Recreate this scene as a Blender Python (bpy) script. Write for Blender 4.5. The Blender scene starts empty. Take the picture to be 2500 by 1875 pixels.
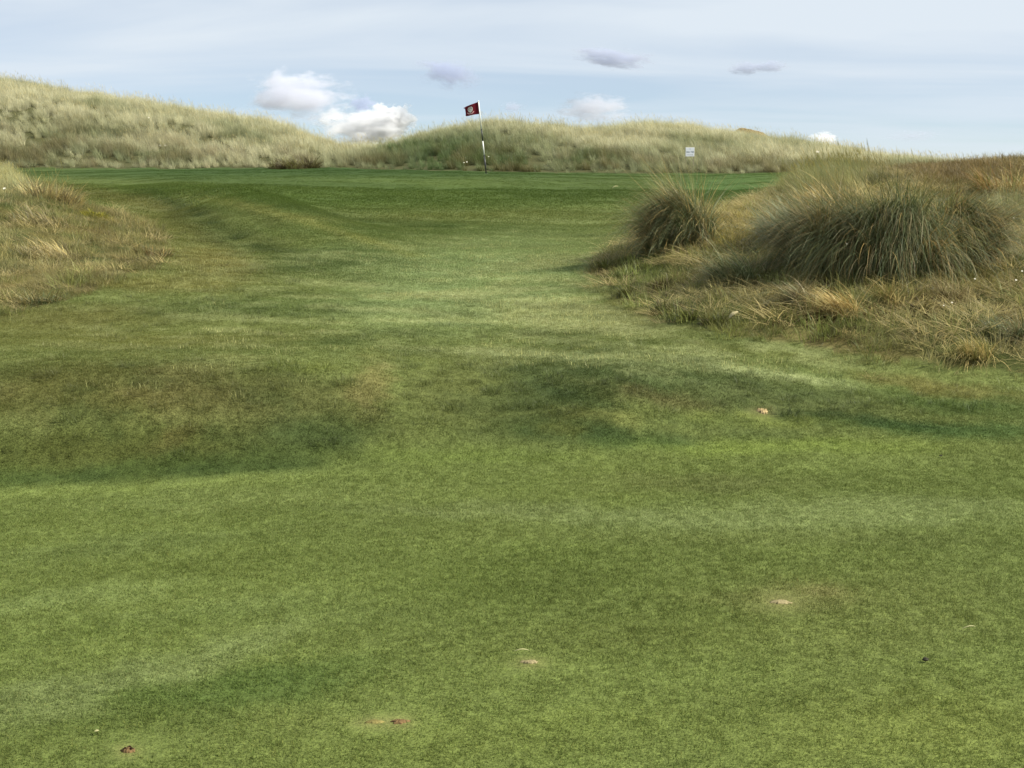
import bpy, bmesh, math, random
import numpy as np
from mathutils import Vector, Matrix

random.seed(7)
rng = np.random.default_rng(7)
R = math.radians
sc = bpy.context.scene
COL = sc.collection

# ------------------------------------------------------------------ camera
F = 2900.0                       # focal length in pixels of the 2500 px wide photograph
PITCH = math.atan((937.5 - 400.0) / F)
ZC = 1.6
CP, SP = math.cos(PITCH), math.sin(PITCH)
cam_d = bpy.data.cameras.new('camera')
cam_d.sensor_width = 36.0
cam_d.lens = 36.0 * F / 2500.0
cam_d.clip_start = 0.05
cam_d.clip_end = 12000.0
cam = bpy.data.objects.new('camera', cam_d)
cam.location = (0, 0, ZC)
cam.rotation_euler = (math.pi / 2 - PITCH, 0, 0)
COL.objects.link(cam)
sc.camera = cam

# ------------------------------------------------------------------ light
SUN_AZ, SUN_EL = R(102), R(43)    # azimuth clockwise from the view direction (+Y)
SUN_STRENGTH = 4.4
SKY_STRENGTH = 0.065
EXPOSURE = 0.75
sun_vec = Vector((math.sin(SUN_AZ) * math.cos(SUN_EL), math.cos(SUN_AZ) * math.cos(SUN_EL), math.sin(SUN_EL)))
sun_d = bpy.data.lights.new('sun', 'SUN')
sun_d.energy = SUN_STRENGTH
sun_d.angle = R(1.0)
sun_d.color = (1.0, 0.95, 0.86)
sun = bpy.data.objects.new('sun', sun_d)
sun.rotation_euler = sun_vec.to_track_quat('Z', 'Y').to_euler()
sun.location = (30, 20, 40)
COL.objects.link(sun)

world = bpy.data.worlds.new('World')
sc.world = world
world.use_nodes = True
wn, wl = world.node_tree.nodes, world.node_tree.links
wn.clear()
wo = wn.new('ShaderNodeOutputWorld')
bg = wn.new('ShaderNodeBackground')
bg.inputs['Strength'].default_value = SKY_STRENGTH
sky = wn.new('ShaderNodeTexSky')
sky.sky_type = 'NISHITA'
sky.sun_disc = False
sky.sun_elevation = SUN_EL
sky.sun_rotation = SUN_AZ
sky.air_density = 0.6
sky.dust_density = 0.0
sky.ozone_density = 2.6
# thin high veil of cirrus over the whole dome, laid out on a plane overhead
tc = wn.new('ShaderNodeTexCoord')
sepx = wn.new('ShaderNodeSeparateXYZ')
wl.new(tc.outputs['Generated'], sepx.inputs[0])
zc = wn.new('ShaderNodeMath'); zc.operation = 'MAXIMUM'; zc.inputs[1].default_value = 0.0
wl.new(sepx.outputs['Z'], zc.inputs[0])
za = wn.new('ShaderNodeMath'); za.operation = 'ADD'; za.inputs[1].default_value = 0.09
wl.new(zc.outputs[0], za.inputs[0])
dx = wn.new('ShaderNodeMath'); dx.operation = 'DIVIDE'
dy = wn.new('ShaderNodeMath'); dy.operation = 'DIVIDE'
wl.new(sepx.outputs['X'], dx.inputs[0]); wl.new(za.outputs[0], dx.inputs[1])
wl.new(sepx.outputs['Y'], dy.inputs[0]); wl.new(za.outputs[0], dy.inputs[1])
cmb = wn.new('ShaderNodeCombineXYZ')
wl.new(dx.outputs[0], cmb.inputs[0]); wl.new(dy.outputs[0], cmb.inputs[1])
mp = wn.new('ShaderNodeMapping')
mp.inputs['Rotation'].default_value = (0, 0, R(-10))
mp.inputs['Scale'].default_value = (0.30, 0.62, 1.0)
mp.inputs['Location'].default_value = (1.0, 2.0, 0)
wl.new(cmb.outputs[0], mp.inputs[0])
nz = wn.new('ShaderNodeTexNoise')
nz.inputs['Scale'].default_value = 1.0
nz.inputs['Detail'].default_value = 6.0
nz.inputs['Roughness'].default_value = 0.5
nz.inputs['Distortion'].default_value = 0.5
wl.new(mp.outputs[0], nz.inputs['Vector'])
rmp = wn.new('ShaderNodeMapRange')
rmp.inputs['From Min'].default_value = 0.38
rmp.inputs['From Max'].default_value = 0.62
rmp.inputs['To Min'].default_value = 0.36
rmp.inputs['To Max'].default_value = 0.78
wl.new(nz.outputs['Fac'], rmp.inputs['Value'])
VEIL = (6.85, 7.6, 8.35, 1)
mixw = wn.new('ShaderNodeMix'); mixw.data_type = 'RGBA'
mixw.inputs['B'].default_value = VEIL
elv = wn.new('ShaderNodeMapRange'); elv.interpolation_type = 'SMOOTHSTEP'   # the veil thickens away from the horizon
elv.inputs['From Min'].default_value = 0.03; elv.inputs['From Max'].default_value = 0.13
elv.inputs['To Min'].default_value = 0.0; elv.inputs['To Max'].default_value = 0.42
wl.new(zc.outputs[0], elv.inputs['Value'])
vs = wn.new('ShaderNodeMath'); vs.operation = 'ADD'; vs.use_clamp = True
wl.new(rmp.outputs[0], vs.inputs[0]); wl.new(elv.outputs[0], vs.inputs[1])
wl.new(vs.outputs[0], mixw.inputs['Factor'])
wl.new(sky.outputs[0], mixw.inputs['A'])
wl.new(mixw.outputs['Result'], bg.inputs['Color'])
wl.new(bg.outputs[0], wo.inputs['Surface'])

sc.view_settings.view_transform = 'Standard'
sc.view_settings.look = 'None'
sc.view_settings.exposure = EXPOSURE
sc.view_settings.gamma = 1.0
sc.view_settings.use_curve_mapping = False
sc.render.engine = 'CYCLES'
sc.cycles.max_bounces = 8
sc.cycles.diffuse_bounces = 3
sc.cycles.glossy_bounces = 2
sc.cycles.transmission_bounces = 4
sc.cycles.transparent_max_bounces = 8
sc.cycles.volume_bounces = 5
sc.cycles.use_denoising = True
sc.cycles.denoiser = 'OPENIMAGEDENOISE'

# ------------------------------------------------------------------ helpers
def lin(c):
    c = np.asarray(c, float) / 255.0
    return np.where(c <= 0.04045, c / 12.92, ((c + 0.055) / 1.055) ** 2.4)

K_ALB = 0.88
def C(r, g, b):                  # a colour read off the photograph -> base colour
    return lin((r, g, b)) * K_ALB

def slope(py):                   # rise per metre forward of the ray through picture row py
    b = (937.5 - np.asarray(py, float)) / F
    return (-SP + b * CP) / (CP + b * SP)

def project(x, y, z):
    zr = z - ZC
    depth = y * CP - zr * SP
    up = y * SP + zr * CP
    depth = np.maximum(depth, 1e-3)
    return 1250 + F * x / depth, 937.5 - F * up / depth

_perm = np.random.default_rng(11).random((512, 512))
def vnoise(x, y, seed=0):
    x = np.asarray(x, float) + seed * 17.31; y = np.asarray(y, float) + seed * 7.77
    xi = np.floor(x).astype(int); yi = np.floor(y).astype(int)
    fx = x - xi; fy = y - yi
    fx = fx * fx * fx * (fx * (fx * 6 - 15) + 10); fy = fy * fy * fy * (fy * (fy * 6 - 15) + 10)
    def g(i, j): return _perm[i % 512, j % 512]
    return ((g(xi, yi) * (1 - fx) + g(xi + 1, yi) * fx) * (1 - fy) + (g(xi, yi + 1) * (1 - fx) + g(xi + 1, yi + 1) * fx) * fy) * 2 - 1
def fbm(x, y, octv=4, seed=0, gain=0.5):
    s, a, t = 0, 1.0, 0
    for k in range(octv):
        ca, sa = math.cos(0.6 * k + 0.3), math.sin(0.6 * k + 0.3)
        s = s + a * vnoise((x * ca - y * sa) * 2 ** k, (x * sa + y * ca) * 2 ** k, seed + k)
        t += a; a *= gain
    return s / t
def sstep(a, b, v):
    t = np.clip((np.asarray(v, float) - a) / (b - a), 0, 1)
    return t * t * (3 - 2 * t)

# ------------------------------------------------------------------ lie of the land
# cross-sections: (picture row, metres ahead) of the ground along lines of sight
FG = [(1875, 2.95), (1600, 3.72), (1400, 4.5)]
SECT = {
    -900: FG + [(1200, 5.8), (1050, 6.4), (890, 7.2), (790, 8.8), (700, 10.2), (580, 12.4), (470, 14.5), (430, 16.5), (450, 20), (440, 28), (418, 40)],
    0:    FG + [(1188, 5.95), (1150, 6.05), (1020, 6.4), (895, 6.95), (862, 7.4), (815, 9.0), (735, 10.5), (610, 12.4), (510, 14.3), (462, 16), (480, 20), (455, 28), (416, 40)],
    220:  FG + [(1180, 6.0), (1140, 6.1), (1010, 6.45), (893, 7.0), (862, 7.5), (812, 9.0), (715, 10.9), (610, 12.9), (540, 14.8), (496, 17.5), (496, 22), (455, 29), (415, 40)],
    450:  FG + [(1166, 6.05), (1125, 6.15), (1000, 6.5), (892, 7.05), (860, 7.5), (808, 9.0), (700, 11.2), (620, 13.4), (535, 16.6), (490, 21), (445, 28), (414, 40)],
    800:  FG + [(1145, 6.15), (1100, 6.3), (985, 6.7), (890, 7.3), (855, 7.8), (802, 9.1), (700, 11.6), (600, 15.2), (545, 19), (485, 25), (440, 30), (416, 38), (414, 41)],
    1250: FG + [(1130, 6.2), (1020, 6.9), (895, 7.75), (800, 9.5), (700, 11.9), (620, 14.8), (560, 19), (500, 24), (450, 29), (420, 37), (423, 41)],
    1480: FG + [(1130, 6.2), (1080, 6.45), (980, 6.8), (893, 7.25), (872, 7.6), (820, 9.0), (720, 11.2), (640, 13.3), (590, 17), (520, 23), (460, 29), (428, 37), (428, 41)],
    1620: FG + [(1130, 6.2), (1080, 6.5), (985, 6.85), (905, 7.25), (885, 7.55), (815, 9.0), (700, 10.9), (620, 12.6), (560, 14.2), (560, 17), (515, 23), (465, 29), (432, 37), (430, 41)],
    1800: FG + [(1130, 6.2), (1080, 6.5), (1000, 6.9), (925, 7.25), (903, 7.5), (838, 8.6), (810, 8.75), (720, 9.9), (630, 11.6), (550, 13.3), (500, 15.2), (505, 19), (490, 25), (455, 31), (427, 37), (426, 41)],
    2000: FG + [(1130, 6.2), (1060, 6.6), (990, 7.05), (925, 7.65), (868, 8.3), (838, 8.4), (760, 9.1), (680, 10.1), (600, 11.5), (525, 13), (465, 15), (440, 17), (455, 22), (448, 28), (425, 36), (414, 41)],
    2250: FG + [(1130, 6.2), (1000, 7.0), (940, 7.55), (898, 8.0), (864, 8.1), (780, 8.75), (700, 9.7), (610, 11.2), (520, 13), (448, 15.2), (405, 18), (422, 24), (425, 32), (425, 41)],
    2500: FG + [(1130, 6.2), (1010, 6.9), (948, 7.5), (928, 7.7), (890, 7.8), (805, 8.5), (700, 9.6), (600, 11), (500, 13.2), (425, 15.8), (386, 18.5), (405, 24), (430, 41)],
    3500: FG + [(1130, 6.2), (1010, 6.9), (950, 7.5), (890, 8.1), (790, 8.85), (680, 9.8), (570, 11), (450, 13.2), (380, 15.8), (340, 18.5), (380, 24), (430, 41)],
}
# far dunes: column, foot distance, crest row (ground, under the grass), crest distance
DUNE = np.array([
    (-900, 42, 153, 60), (-300, 42, 183, 60), (0, 42, 195, 60), (120, 42, 217, 60), (250, 42, 242, 59), (400, 42.5, 269, 58), (500, 42.5, 284, 57),
    (620, 42.5, 299, 56), (700, 42.5, 311, 55), (760, 42.5, 338, 54), (820, 43, 362, 53), (880, 43.5, 370, 53), (940, 44, 359, 53), (1000, 43.5, 339, 53),
    (1080, 43, 321, 53), (1150, 42.5, 310, 53), (1230, 42.5, 305, 53), (1320, 42.5, 311, 54), (1420, 42, 319, 54), (1500, 42, 317, 55), (1580, 42, 313, 55),
    (1660, 42, 312, 55), (1740, 42, 327, 55), (1820, 42, 345, 55), (1900, 42, 353, 54), (2000, 42, 365, 53), (2100, 42, 383, 52), (2200, 42, 401, 52),
    (2350, 42, 418, 52), (2500, 42, 418, 52), (3500, 42, 403, 52)], float)

def _gsmooth(a, sig, axis):
    r = int(3 * sig) + 1
    k = np.exp(-0.5 * (np.arange(-r, r + 1) / sig) ** 2); k /= k.sum()
    pad = [(0, 0), (0, 0)]; pad[axis] = (r, r)
    p = np.pad(a, pad, mode='edge')
    return np.apply_along_axis(lambda v: np.convolve(v, k, mode='valid'), axis, p)

UG = np.linspace(-900, 3500, 177)            # 25 px columns
VG = np.linspace(math.log(2.3), math.log(140), 330)
YG = np.exp(VG)
ss = sorted(SECT)
near = []
for u in ss:
    pts = SECT[u]
    lv = [math.log(p[1]) for p in pts]
    zz = [slope(p[0]) * p[1] for p in pts]
    near.append(np.interp(VG, lv, zz))
near = np.array(near)
H = np.empty((len(UG), len(VG)))
for j in range(len(VG)):
    H[:, j] = np.interp(UG, ss, near[:, j])
H0 = _gsmooth(_gsmooth(H, 2.0, 0), 1.4, 1); H1 = _gsmooth(_gsmooth(H, 2.2, 0), 3.0, 1)
wn_ = sstep(8.5, 11, YG)[None, :]
H = H0 * (1 - wn_) + H1 * wn_
for i, u in enumerate(UG):
    fd, cr, cd = (np.interp(u, DUNE[:, 0], DUNE[:, k]) for k in (1, 2, 3))
    zf = np.interp(math.log(fd), VG, H[i])
    zcr = slope(cr) * cd
    t = np.clip((YG - fd) / (cd - fd), 0, 1)
    prof = t * 0.55 + 0.45 * np.sin(t * math.pi / 2)
    prof = prof * (1 - 0.0 * t)
    up = zf + (zcr - zf) * prof
    back = zcr - (np.maximum(YG - cd, 0)) * 0.12 - np.minimum(np.maximum(YG - cd, 0), 10) * 0.08
    H[i] = np.where(YG < fd, H[i], np.where(YG < cd, up, np.maximum(back, -2.2)))
Hs = _gsmooth(_gsmooth(H, 1.0, 0), 1.6, 1)
H = np.where(YG[None, :] > 38, Hs, H)

def uv_of(x, y):
    ys = np.maximum(y, 0.05)
    return 1250 + F * x / (0.985 * ys), np.log(np.clip(ys, 2.3, 139.9))

def height(x, y):
    x = np.asarray(x, float); y = np.asarray(y, float)
    u, v = uv_of(x, y)
    fi = np.clip((u - UG[0]) / (UG[1] - UG[0]), 0, len(UG) - 1.001)
    fj = np.clip((v - VG[0]) / (VG[1] - VG[0]), 0, len(VG) - 1.001)
    i = fi.astype(int); j = fj.astype(int); a = fi - i; b = fj - j
    z = (H[i, j] * (1 - a) + H[i + 1, j] * a) * (1 - b) + (H[i, j + 1] * (1 - a) + H[i + 1, j + 1] * a) * b
    r = np.hypot(x, y)
    flat = -1.6 + 1.4 * fbm(x / 60 + 3, y / 60, 3, 5) * sstep(6, 60, r)
    w = sstep(R(72), R(50), np.abs(np.arctan2(x, y))) * sstep(1.2, 2.6, y)
    z = flat * (1 - w) + z * w
    rel = sstep(5, 9, r)
    def seg(x0, y0, x1, y1):
        t = np.clip(((x - x0) * (x1 - x0) + (y - y0) * (y1 - y0)) / ((x1 - x0) ** 2 + (y1 - y0) ** 2), 0, 1)
        return np.hypot(x - x0 - t * (x1 - x0), y - y0 - t * (y1 - y0)), np.sin(np.clip(t * 0.9 + 0.05, 0, 1) * math.pi)
    d1, t1 = seg(-6.2, 24.5, -1.9, 14.6)
    d2, t2 = seg(-7.2, 22.5, -3.3, 13.6)
    z = z + w * (0.30 * t1 * np.exp(-(d1 / 0.9) ** 2) - 0.20 * t2 * np.exp(-(d2 / 0.9) ** 2))
    z = z + 0.035 * fbm(x / 1.7, y / 1.7, 3, 2) * rel + 0.25 * fbm(x / 4.0, y / 4.0, 3, 9) * sstep(42.5, 48, y)
    return z + ZC

def ground_at(px, py, y0=2.6, y1=110.0):
    """first point of the land met by the line of sight through a picture point"""
    b = (937.5 - py) / F
    sl = (-SP + b * CP) / (CP + b * SP)
    a = (px - 1250) / F / (CP + b * SP)
    ys = np.exp(np.linspace(math.log(y0), math.log(y1), 4000))
    d = ZC + sl * ys - height(a * ys, ys)
    k = np.nonzero(d <= 0)[0]
    k = k[0] if len(k) else len(ys) - 1
    y = ys[k]
    return Vector((a * y, y, float(height(np.array([a * y]), np.array([y]))[0])))

# ------------------------------------------------------------------ zones
def poly_mask(u, v, poly):
    inside = np.zeros(u.shape, bool)
    n = len(poly)
    for i in range(n):
        x1, y1 = poly[i]; x2, y2 = poly[(i + 1) % n]
        if y1 == y2: continue
        c = ((y1 > v) != (y2 > v)) & (u < (x2 - x1) * (v - y1) / (y2 - y1) + x1)
        inside ^= c
    return inside

def gpt(px, py):
    p = ground_at(px, py); u, v = uv_of(np.array([p.x]), np.array([p.y]))
    return (float(u[0]), float(v[0]))
L = math.log
RIGHT_MOUND = [gpt(*p) for p in ((1425, 655), (1490, 705), (1560, 755), (1650, 790), (1800, 820), (2000, 852), (2200, 880), (2350, 905), (2490, 930))] + \
    [(3500, L(7.2)), (3500, L(44)), (2090, L(44)), (2060, L(38)), (2000, L(30)), (1960, L(24)), (1900, L(19.5)), (1790, L(17.5)), (1690, L(16.6)), (1590, L(15.4)), (1500, L(14))]
LEFT_MOUND = [gpt(*p) for p in ((-60, 790), (60, 765), (150, 745), (260, 700), (370, 655), (410, 610), (395, 565), (330, 535), (270, 515))] + \
    [(200, L(17.5)), (165, L(19)), (120, L(22)), (80, L(27)), (40, L(33)), (20, L(44)), (-900, L(44)), (-900, L(9.0))]
BACK = np.array([(-900, 41.6), (60, 41.6), (600, 42.2), (680, 42.0), (760, 42.6), (850, 43.6), (960, 43.4), (1050, 42.4), (1300, 42.0), (1620, 41.6), (1700, 42.2), (1900, 41.0), (1960, 39.5), (2060, 38), (3500, 38)], float)

def zones(x, y):
    u, v = uv_of(x, y)
    wu = u + 26 * fbm(x * 1.6, y * 1.6, 3, 31) * np.clip(10 / np.maximum(y, 1), 0.25, 1)
    wv = v + 0.018 * fbm(x * 1.3 + 9, y * 1.3, 3, 37)
    rm = poly_mask(wu, wv, RIGHT_MOUND) & (y > 3)
    lm = poly_mask(wu, wv, LEFT_MOUND) & (y > 3)
    dn = (y > np.interp(u, BACK[:, 0], BACK[:, 1]) + 0.35 * fbm(x * 0.9, y * 0.9, 3, 41))
    front = np.abs(np.arctan2(x, np.maximum(y, 1e-6))) < R(62)
    dn = dn | (~front & (np.hypot(x, y) > 30))
    return rm & front, lm & front, dn

# ------------------------------------------------------------------ turf colour (drier, mossier, greener patches, with some slope light and shade painted in)
# (column, row, half-width, half-height, turn in degrees, colour, strength)
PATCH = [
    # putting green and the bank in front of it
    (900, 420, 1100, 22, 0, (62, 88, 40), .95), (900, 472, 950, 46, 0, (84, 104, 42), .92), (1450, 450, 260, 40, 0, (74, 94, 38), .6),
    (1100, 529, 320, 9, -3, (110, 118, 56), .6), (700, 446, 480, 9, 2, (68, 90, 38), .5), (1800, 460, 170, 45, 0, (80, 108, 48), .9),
    (640, 512, 170, 9, 14, (124, 126, 64), .7), (830, 566, 190, 10, 18, (130, 132, 66), .7), (1000, 562, 420, 24, 0, (90, 108, 48), .7),  # the pale diagonals paint the lit flank of the left ridge
    (1300, 590, 300, 22, 0, (122, 132, 76), .5), (480, 560, 130, 20, 28, (64, 78, 32), .85), (640, 590, 160, 22, 22, (84, 92, 42), .5),  # the dark diagonal is the ridge's shaded flank, painted as darker turf
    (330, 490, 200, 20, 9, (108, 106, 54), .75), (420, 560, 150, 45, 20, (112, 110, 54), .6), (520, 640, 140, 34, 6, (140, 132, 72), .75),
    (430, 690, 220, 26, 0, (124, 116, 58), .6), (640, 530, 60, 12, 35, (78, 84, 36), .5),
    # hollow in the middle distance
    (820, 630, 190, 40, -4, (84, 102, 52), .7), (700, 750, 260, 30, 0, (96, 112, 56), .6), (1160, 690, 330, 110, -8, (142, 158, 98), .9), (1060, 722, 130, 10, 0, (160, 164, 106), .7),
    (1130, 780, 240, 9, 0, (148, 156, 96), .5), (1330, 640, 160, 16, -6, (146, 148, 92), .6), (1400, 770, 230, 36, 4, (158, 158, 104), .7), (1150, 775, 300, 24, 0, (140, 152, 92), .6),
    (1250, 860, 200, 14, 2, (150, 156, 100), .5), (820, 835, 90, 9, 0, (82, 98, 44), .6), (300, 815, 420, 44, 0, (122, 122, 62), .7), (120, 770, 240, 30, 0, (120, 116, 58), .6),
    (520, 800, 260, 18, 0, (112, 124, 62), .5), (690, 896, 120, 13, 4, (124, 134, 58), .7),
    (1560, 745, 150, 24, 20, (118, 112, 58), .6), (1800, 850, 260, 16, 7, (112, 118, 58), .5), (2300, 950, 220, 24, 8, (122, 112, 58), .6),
    (1500, 880, 200, 9, 5, (156, 166, 104), .7), (1800, 898, 170, 12, 8, (166, 172, 114), .8), (2050, 930, 260, 14, 9, (110, 128, 64), .6), (2350, 985, 240, 26, 6, (78, 98, 44), .8),  # the pale strips paint a sunlit crest into the turf
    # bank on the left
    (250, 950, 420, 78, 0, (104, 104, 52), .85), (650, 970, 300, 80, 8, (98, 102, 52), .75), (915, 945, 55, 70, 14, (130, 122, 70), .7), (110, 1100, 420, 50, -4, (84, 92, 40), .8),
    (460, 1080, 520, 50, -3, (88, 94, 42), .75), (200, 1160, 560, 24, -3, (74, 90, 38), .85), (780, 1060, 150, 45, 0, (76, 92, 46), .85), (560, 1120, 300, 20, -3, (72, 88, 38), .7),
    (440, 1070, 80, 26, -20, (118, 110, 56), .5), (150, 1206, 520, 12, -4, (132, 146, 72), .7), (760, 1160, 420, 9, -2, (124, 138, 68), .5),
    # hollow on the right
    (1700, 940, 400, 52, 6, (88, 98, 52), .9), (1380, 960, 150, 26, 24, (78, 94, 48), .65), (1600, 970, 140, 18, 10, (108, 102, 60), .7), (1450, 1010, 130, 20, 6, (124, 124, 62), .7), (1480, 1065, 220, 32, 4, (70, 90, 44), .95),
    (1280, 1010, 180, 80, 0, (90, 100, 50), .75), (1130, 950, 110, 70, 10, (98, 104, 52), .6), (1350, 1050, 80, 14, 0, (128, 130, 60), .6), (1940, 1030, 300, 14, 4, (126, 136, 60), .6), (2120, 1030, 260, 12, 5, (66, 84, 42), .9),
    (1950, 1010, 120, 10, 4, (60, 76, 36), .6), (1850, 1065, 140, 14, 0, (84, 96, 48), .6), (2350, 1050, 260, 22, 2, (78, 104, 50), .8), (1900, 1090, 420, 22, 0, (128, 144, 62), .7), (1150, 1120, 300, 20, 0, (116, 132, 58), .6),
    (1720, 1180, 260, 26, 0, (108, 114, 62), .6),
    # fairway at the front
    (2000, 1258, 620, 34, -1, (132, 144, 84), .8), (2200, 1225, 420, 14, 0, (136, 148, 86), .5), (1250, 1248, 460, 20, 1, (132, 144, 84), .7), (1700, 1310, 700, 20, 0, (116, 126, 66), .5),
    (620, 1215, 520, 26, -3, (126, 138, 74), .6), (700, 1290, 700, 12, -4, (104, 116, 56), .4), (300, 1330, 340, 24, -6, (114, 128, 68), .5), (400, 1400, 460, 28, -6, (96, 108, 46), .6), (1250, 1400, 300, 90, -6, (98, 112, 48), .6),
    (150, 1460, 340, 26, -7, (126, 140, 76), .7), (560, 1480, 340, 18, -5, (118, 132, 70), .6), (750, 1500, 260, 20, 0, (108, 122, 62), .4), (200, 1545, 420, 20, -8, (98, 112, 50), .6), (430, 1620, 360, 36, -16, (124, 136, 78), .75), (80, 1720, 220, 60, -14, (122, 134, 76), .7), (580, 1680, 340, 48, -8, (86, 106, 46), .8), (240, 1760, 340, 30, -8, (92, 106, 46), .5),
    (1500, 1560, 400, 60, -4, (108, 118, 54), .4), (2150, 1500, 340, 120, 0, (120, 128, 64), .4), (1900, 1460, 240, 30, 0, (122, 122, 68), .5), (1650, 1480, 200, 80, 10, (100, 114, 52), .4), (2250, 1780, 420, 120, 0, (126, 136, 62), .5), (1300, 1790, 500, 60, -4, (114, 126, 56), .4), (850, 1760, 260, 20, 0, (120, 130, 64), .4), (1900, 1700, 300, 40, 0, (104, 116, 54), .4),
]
# narrower bands on the breaks of slope, some painting sunlit crests and shaded flanks: (points), half-width, colour, strength
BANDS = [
    ([(1150, 860), (1450, 874), (1720, 895), (1900, 914), (2090, 942)], 10, (170, 178, 118), .8),  # sunlit crest, painted as paler turf
    ([(1250, 897), (1450, 905), (1720, 925), (1900, 948), (2090, 975)], 20, (82, 96, 50), .8),  # shaded face below that crest, painted as darker turf
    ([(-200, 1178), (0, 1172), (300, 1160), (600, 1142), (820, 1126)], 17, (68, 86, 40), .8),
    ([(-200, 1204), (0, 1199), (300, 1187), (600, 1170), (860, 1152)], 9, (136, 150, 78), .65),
    ([(440, 478), (600, 505), (760, 545), (900, 588), (1000, 620)], 8, (134, 138, 72), .65),  # lit flank of the left ridge, painted in
    ([(380, 470), (470, 515), (560, 570), (650, 612)], 15, (62, 76, 34), .75),  # shaded flank beside it, painted in
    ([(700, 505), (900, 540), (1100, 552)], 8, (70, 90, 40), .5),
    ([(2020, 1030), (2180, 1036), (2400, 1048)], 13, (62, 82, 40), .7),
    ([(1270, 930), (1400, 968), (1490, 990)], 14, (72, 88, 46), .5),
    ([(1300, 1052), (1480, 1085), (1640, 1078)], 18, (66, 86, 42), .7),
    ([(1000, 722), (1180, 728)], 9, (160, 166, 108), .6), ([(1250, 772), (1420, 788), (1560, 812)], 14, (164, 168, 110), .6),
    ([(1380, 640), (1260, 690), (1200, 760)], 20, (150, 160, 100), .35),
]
def turf_colour(x, y, z):
    px, py = project(x, y, z)
    sc_ = np.clip(8.0 / np.maximum(y, 2), 0.25, 2.0)
    px = px + 40 * sc_ * fbm(x * 1.8, y * 1.8, 4, 61); py = py + 8 * sc_ * fbm(x * 2.1 + 5, y * 2.1, 4, 63)
    px = px + 40 * sc_ * fbm(x * 7, y * 9, 3, 65); py = py + 12 * sc_ * fbm(x * 6 + 2, y * 9, 3, 67)
    c = np.empty(x.shape + (3,))
    base = np.array(lin((112, 125, 60)))
    c[:] = base
    mid = lin((114, 124, 64)); w = sstep(1180, 1000, py)[..., None]
    c = c * (1 - w) + mid * w
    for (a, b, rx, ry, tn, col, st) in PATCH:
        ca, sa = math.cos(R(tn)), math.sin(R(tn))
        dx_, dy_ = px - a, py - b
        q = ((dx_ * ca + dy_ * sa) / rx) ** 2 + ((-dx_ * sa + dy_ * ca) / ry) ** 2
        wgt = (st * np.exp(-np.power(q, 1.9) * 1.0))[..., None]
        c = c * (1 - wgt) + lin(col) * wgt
    r0, r1 = project(x, y, z)
    nb = fbm(x * 3.1, y * 3.1, 3, 62)
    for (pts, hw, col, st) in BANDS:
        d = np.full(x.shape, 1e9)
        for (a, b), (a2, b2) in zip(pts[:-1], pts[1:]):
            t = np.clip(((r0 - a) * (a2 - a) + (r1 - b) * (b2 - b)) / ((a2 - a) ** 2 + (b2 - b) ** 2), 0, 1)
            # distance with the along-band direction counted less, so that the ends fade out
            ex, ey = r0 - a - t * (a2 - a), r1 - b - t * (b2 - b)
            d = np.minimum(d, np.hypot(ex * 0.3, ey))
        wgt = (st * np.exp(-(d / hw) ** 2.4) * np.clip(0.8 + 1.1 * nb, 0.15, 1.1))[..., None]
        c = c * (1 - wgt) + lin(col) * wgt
    q0, q1 = project(x, y, z)
    def bl(a, b, rx, ry): return np.exp(-(((q0 - a) / rx) ** 2 + ((q1 - b) / ry) ** 2))
    zone = np.clip(bl(1250, 720, 480, 130) + .8 * bl(1750, 870, 420, 50) + .6 * bl(500, 810, 420, 70) + .5 * bl(300, 960, 420, 90) + .4 * bl(700, 650, 300, 80), 0, 1)
    fl = sstep(0.06, 0.26, fbm(x * 2.4, y * 4.2, 4, 68)) * zone
    onb = bl(350, 960, 620, 110)[..., None]
    c = c * (1 - 0.7 * fl[..., None]) + (lin((162, 168, 108)) * (1 - onb) + lin((138, 128, 74)) * onb) * 0.7 * fl[..., None]
    zone2 = np.clip(bl(1600, 980, 500, 110) + bl(350, 1010, 520, 130) + .6 * bl(1200, 750, 700, 150), 0, 1)
    fd = sstep(0.06, 0.3, fbm(x * 3.0 + 7, y * 5.0, 4, 69)) * zone2
    c = c * (1 - 0.5 * fd[..., None]) + lin((70, 86, 42)) * 0.5 * fd[..., None]
    for (a, b, rx, ry) in ((1903, 1471, 42, 13), (1293, 1618, 36, 11), (1862, 1005, 34, 10), (975, 1764, 36, 14), (910, 1764, 44, 12), (313, 1834, 30, 14), (2010, 1440, 60, 14)):
        wgt = (0.55 * np.exp(-(((r0 - a) / rx) ** 2 + ((r1 - b) / ry) ** 2)))[..., None]
        c = c * (1 - wgt) + lin((142, 134, 82)) * wgt
    # mottling of the sward: real clumps of different grasses
    m = 1 + 0.07 * fbm(x * 2.6, y * 2.6, 4, 71) + 0.07 * fbm(x * 5, y * 10, 3, 73) * np.clip(9 / np.maximum(y, 1), 0.2, 1) + 0.13 * fbm(x * 0.45 + y * 0.12, y * 2.4 - x * 0.15, 3, 75)
    dry = np.clip(fbm(x * 1.1 + 4, y * 1.1, 4, 77) * 0.9, 0, 1)[..., None] * 0.28
    c = c * m[..., None]
    c = c * (1 - dry) + c * np.array([1.16, 1.05, 0.95]) * dry
    lum = (c * np.array([0.21, 0.72, 0.07])).sum(-1, keepdims=True)
    c = c * 0.955 + lum * 0.045
    return c * K_ALB * 0.91

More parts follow.
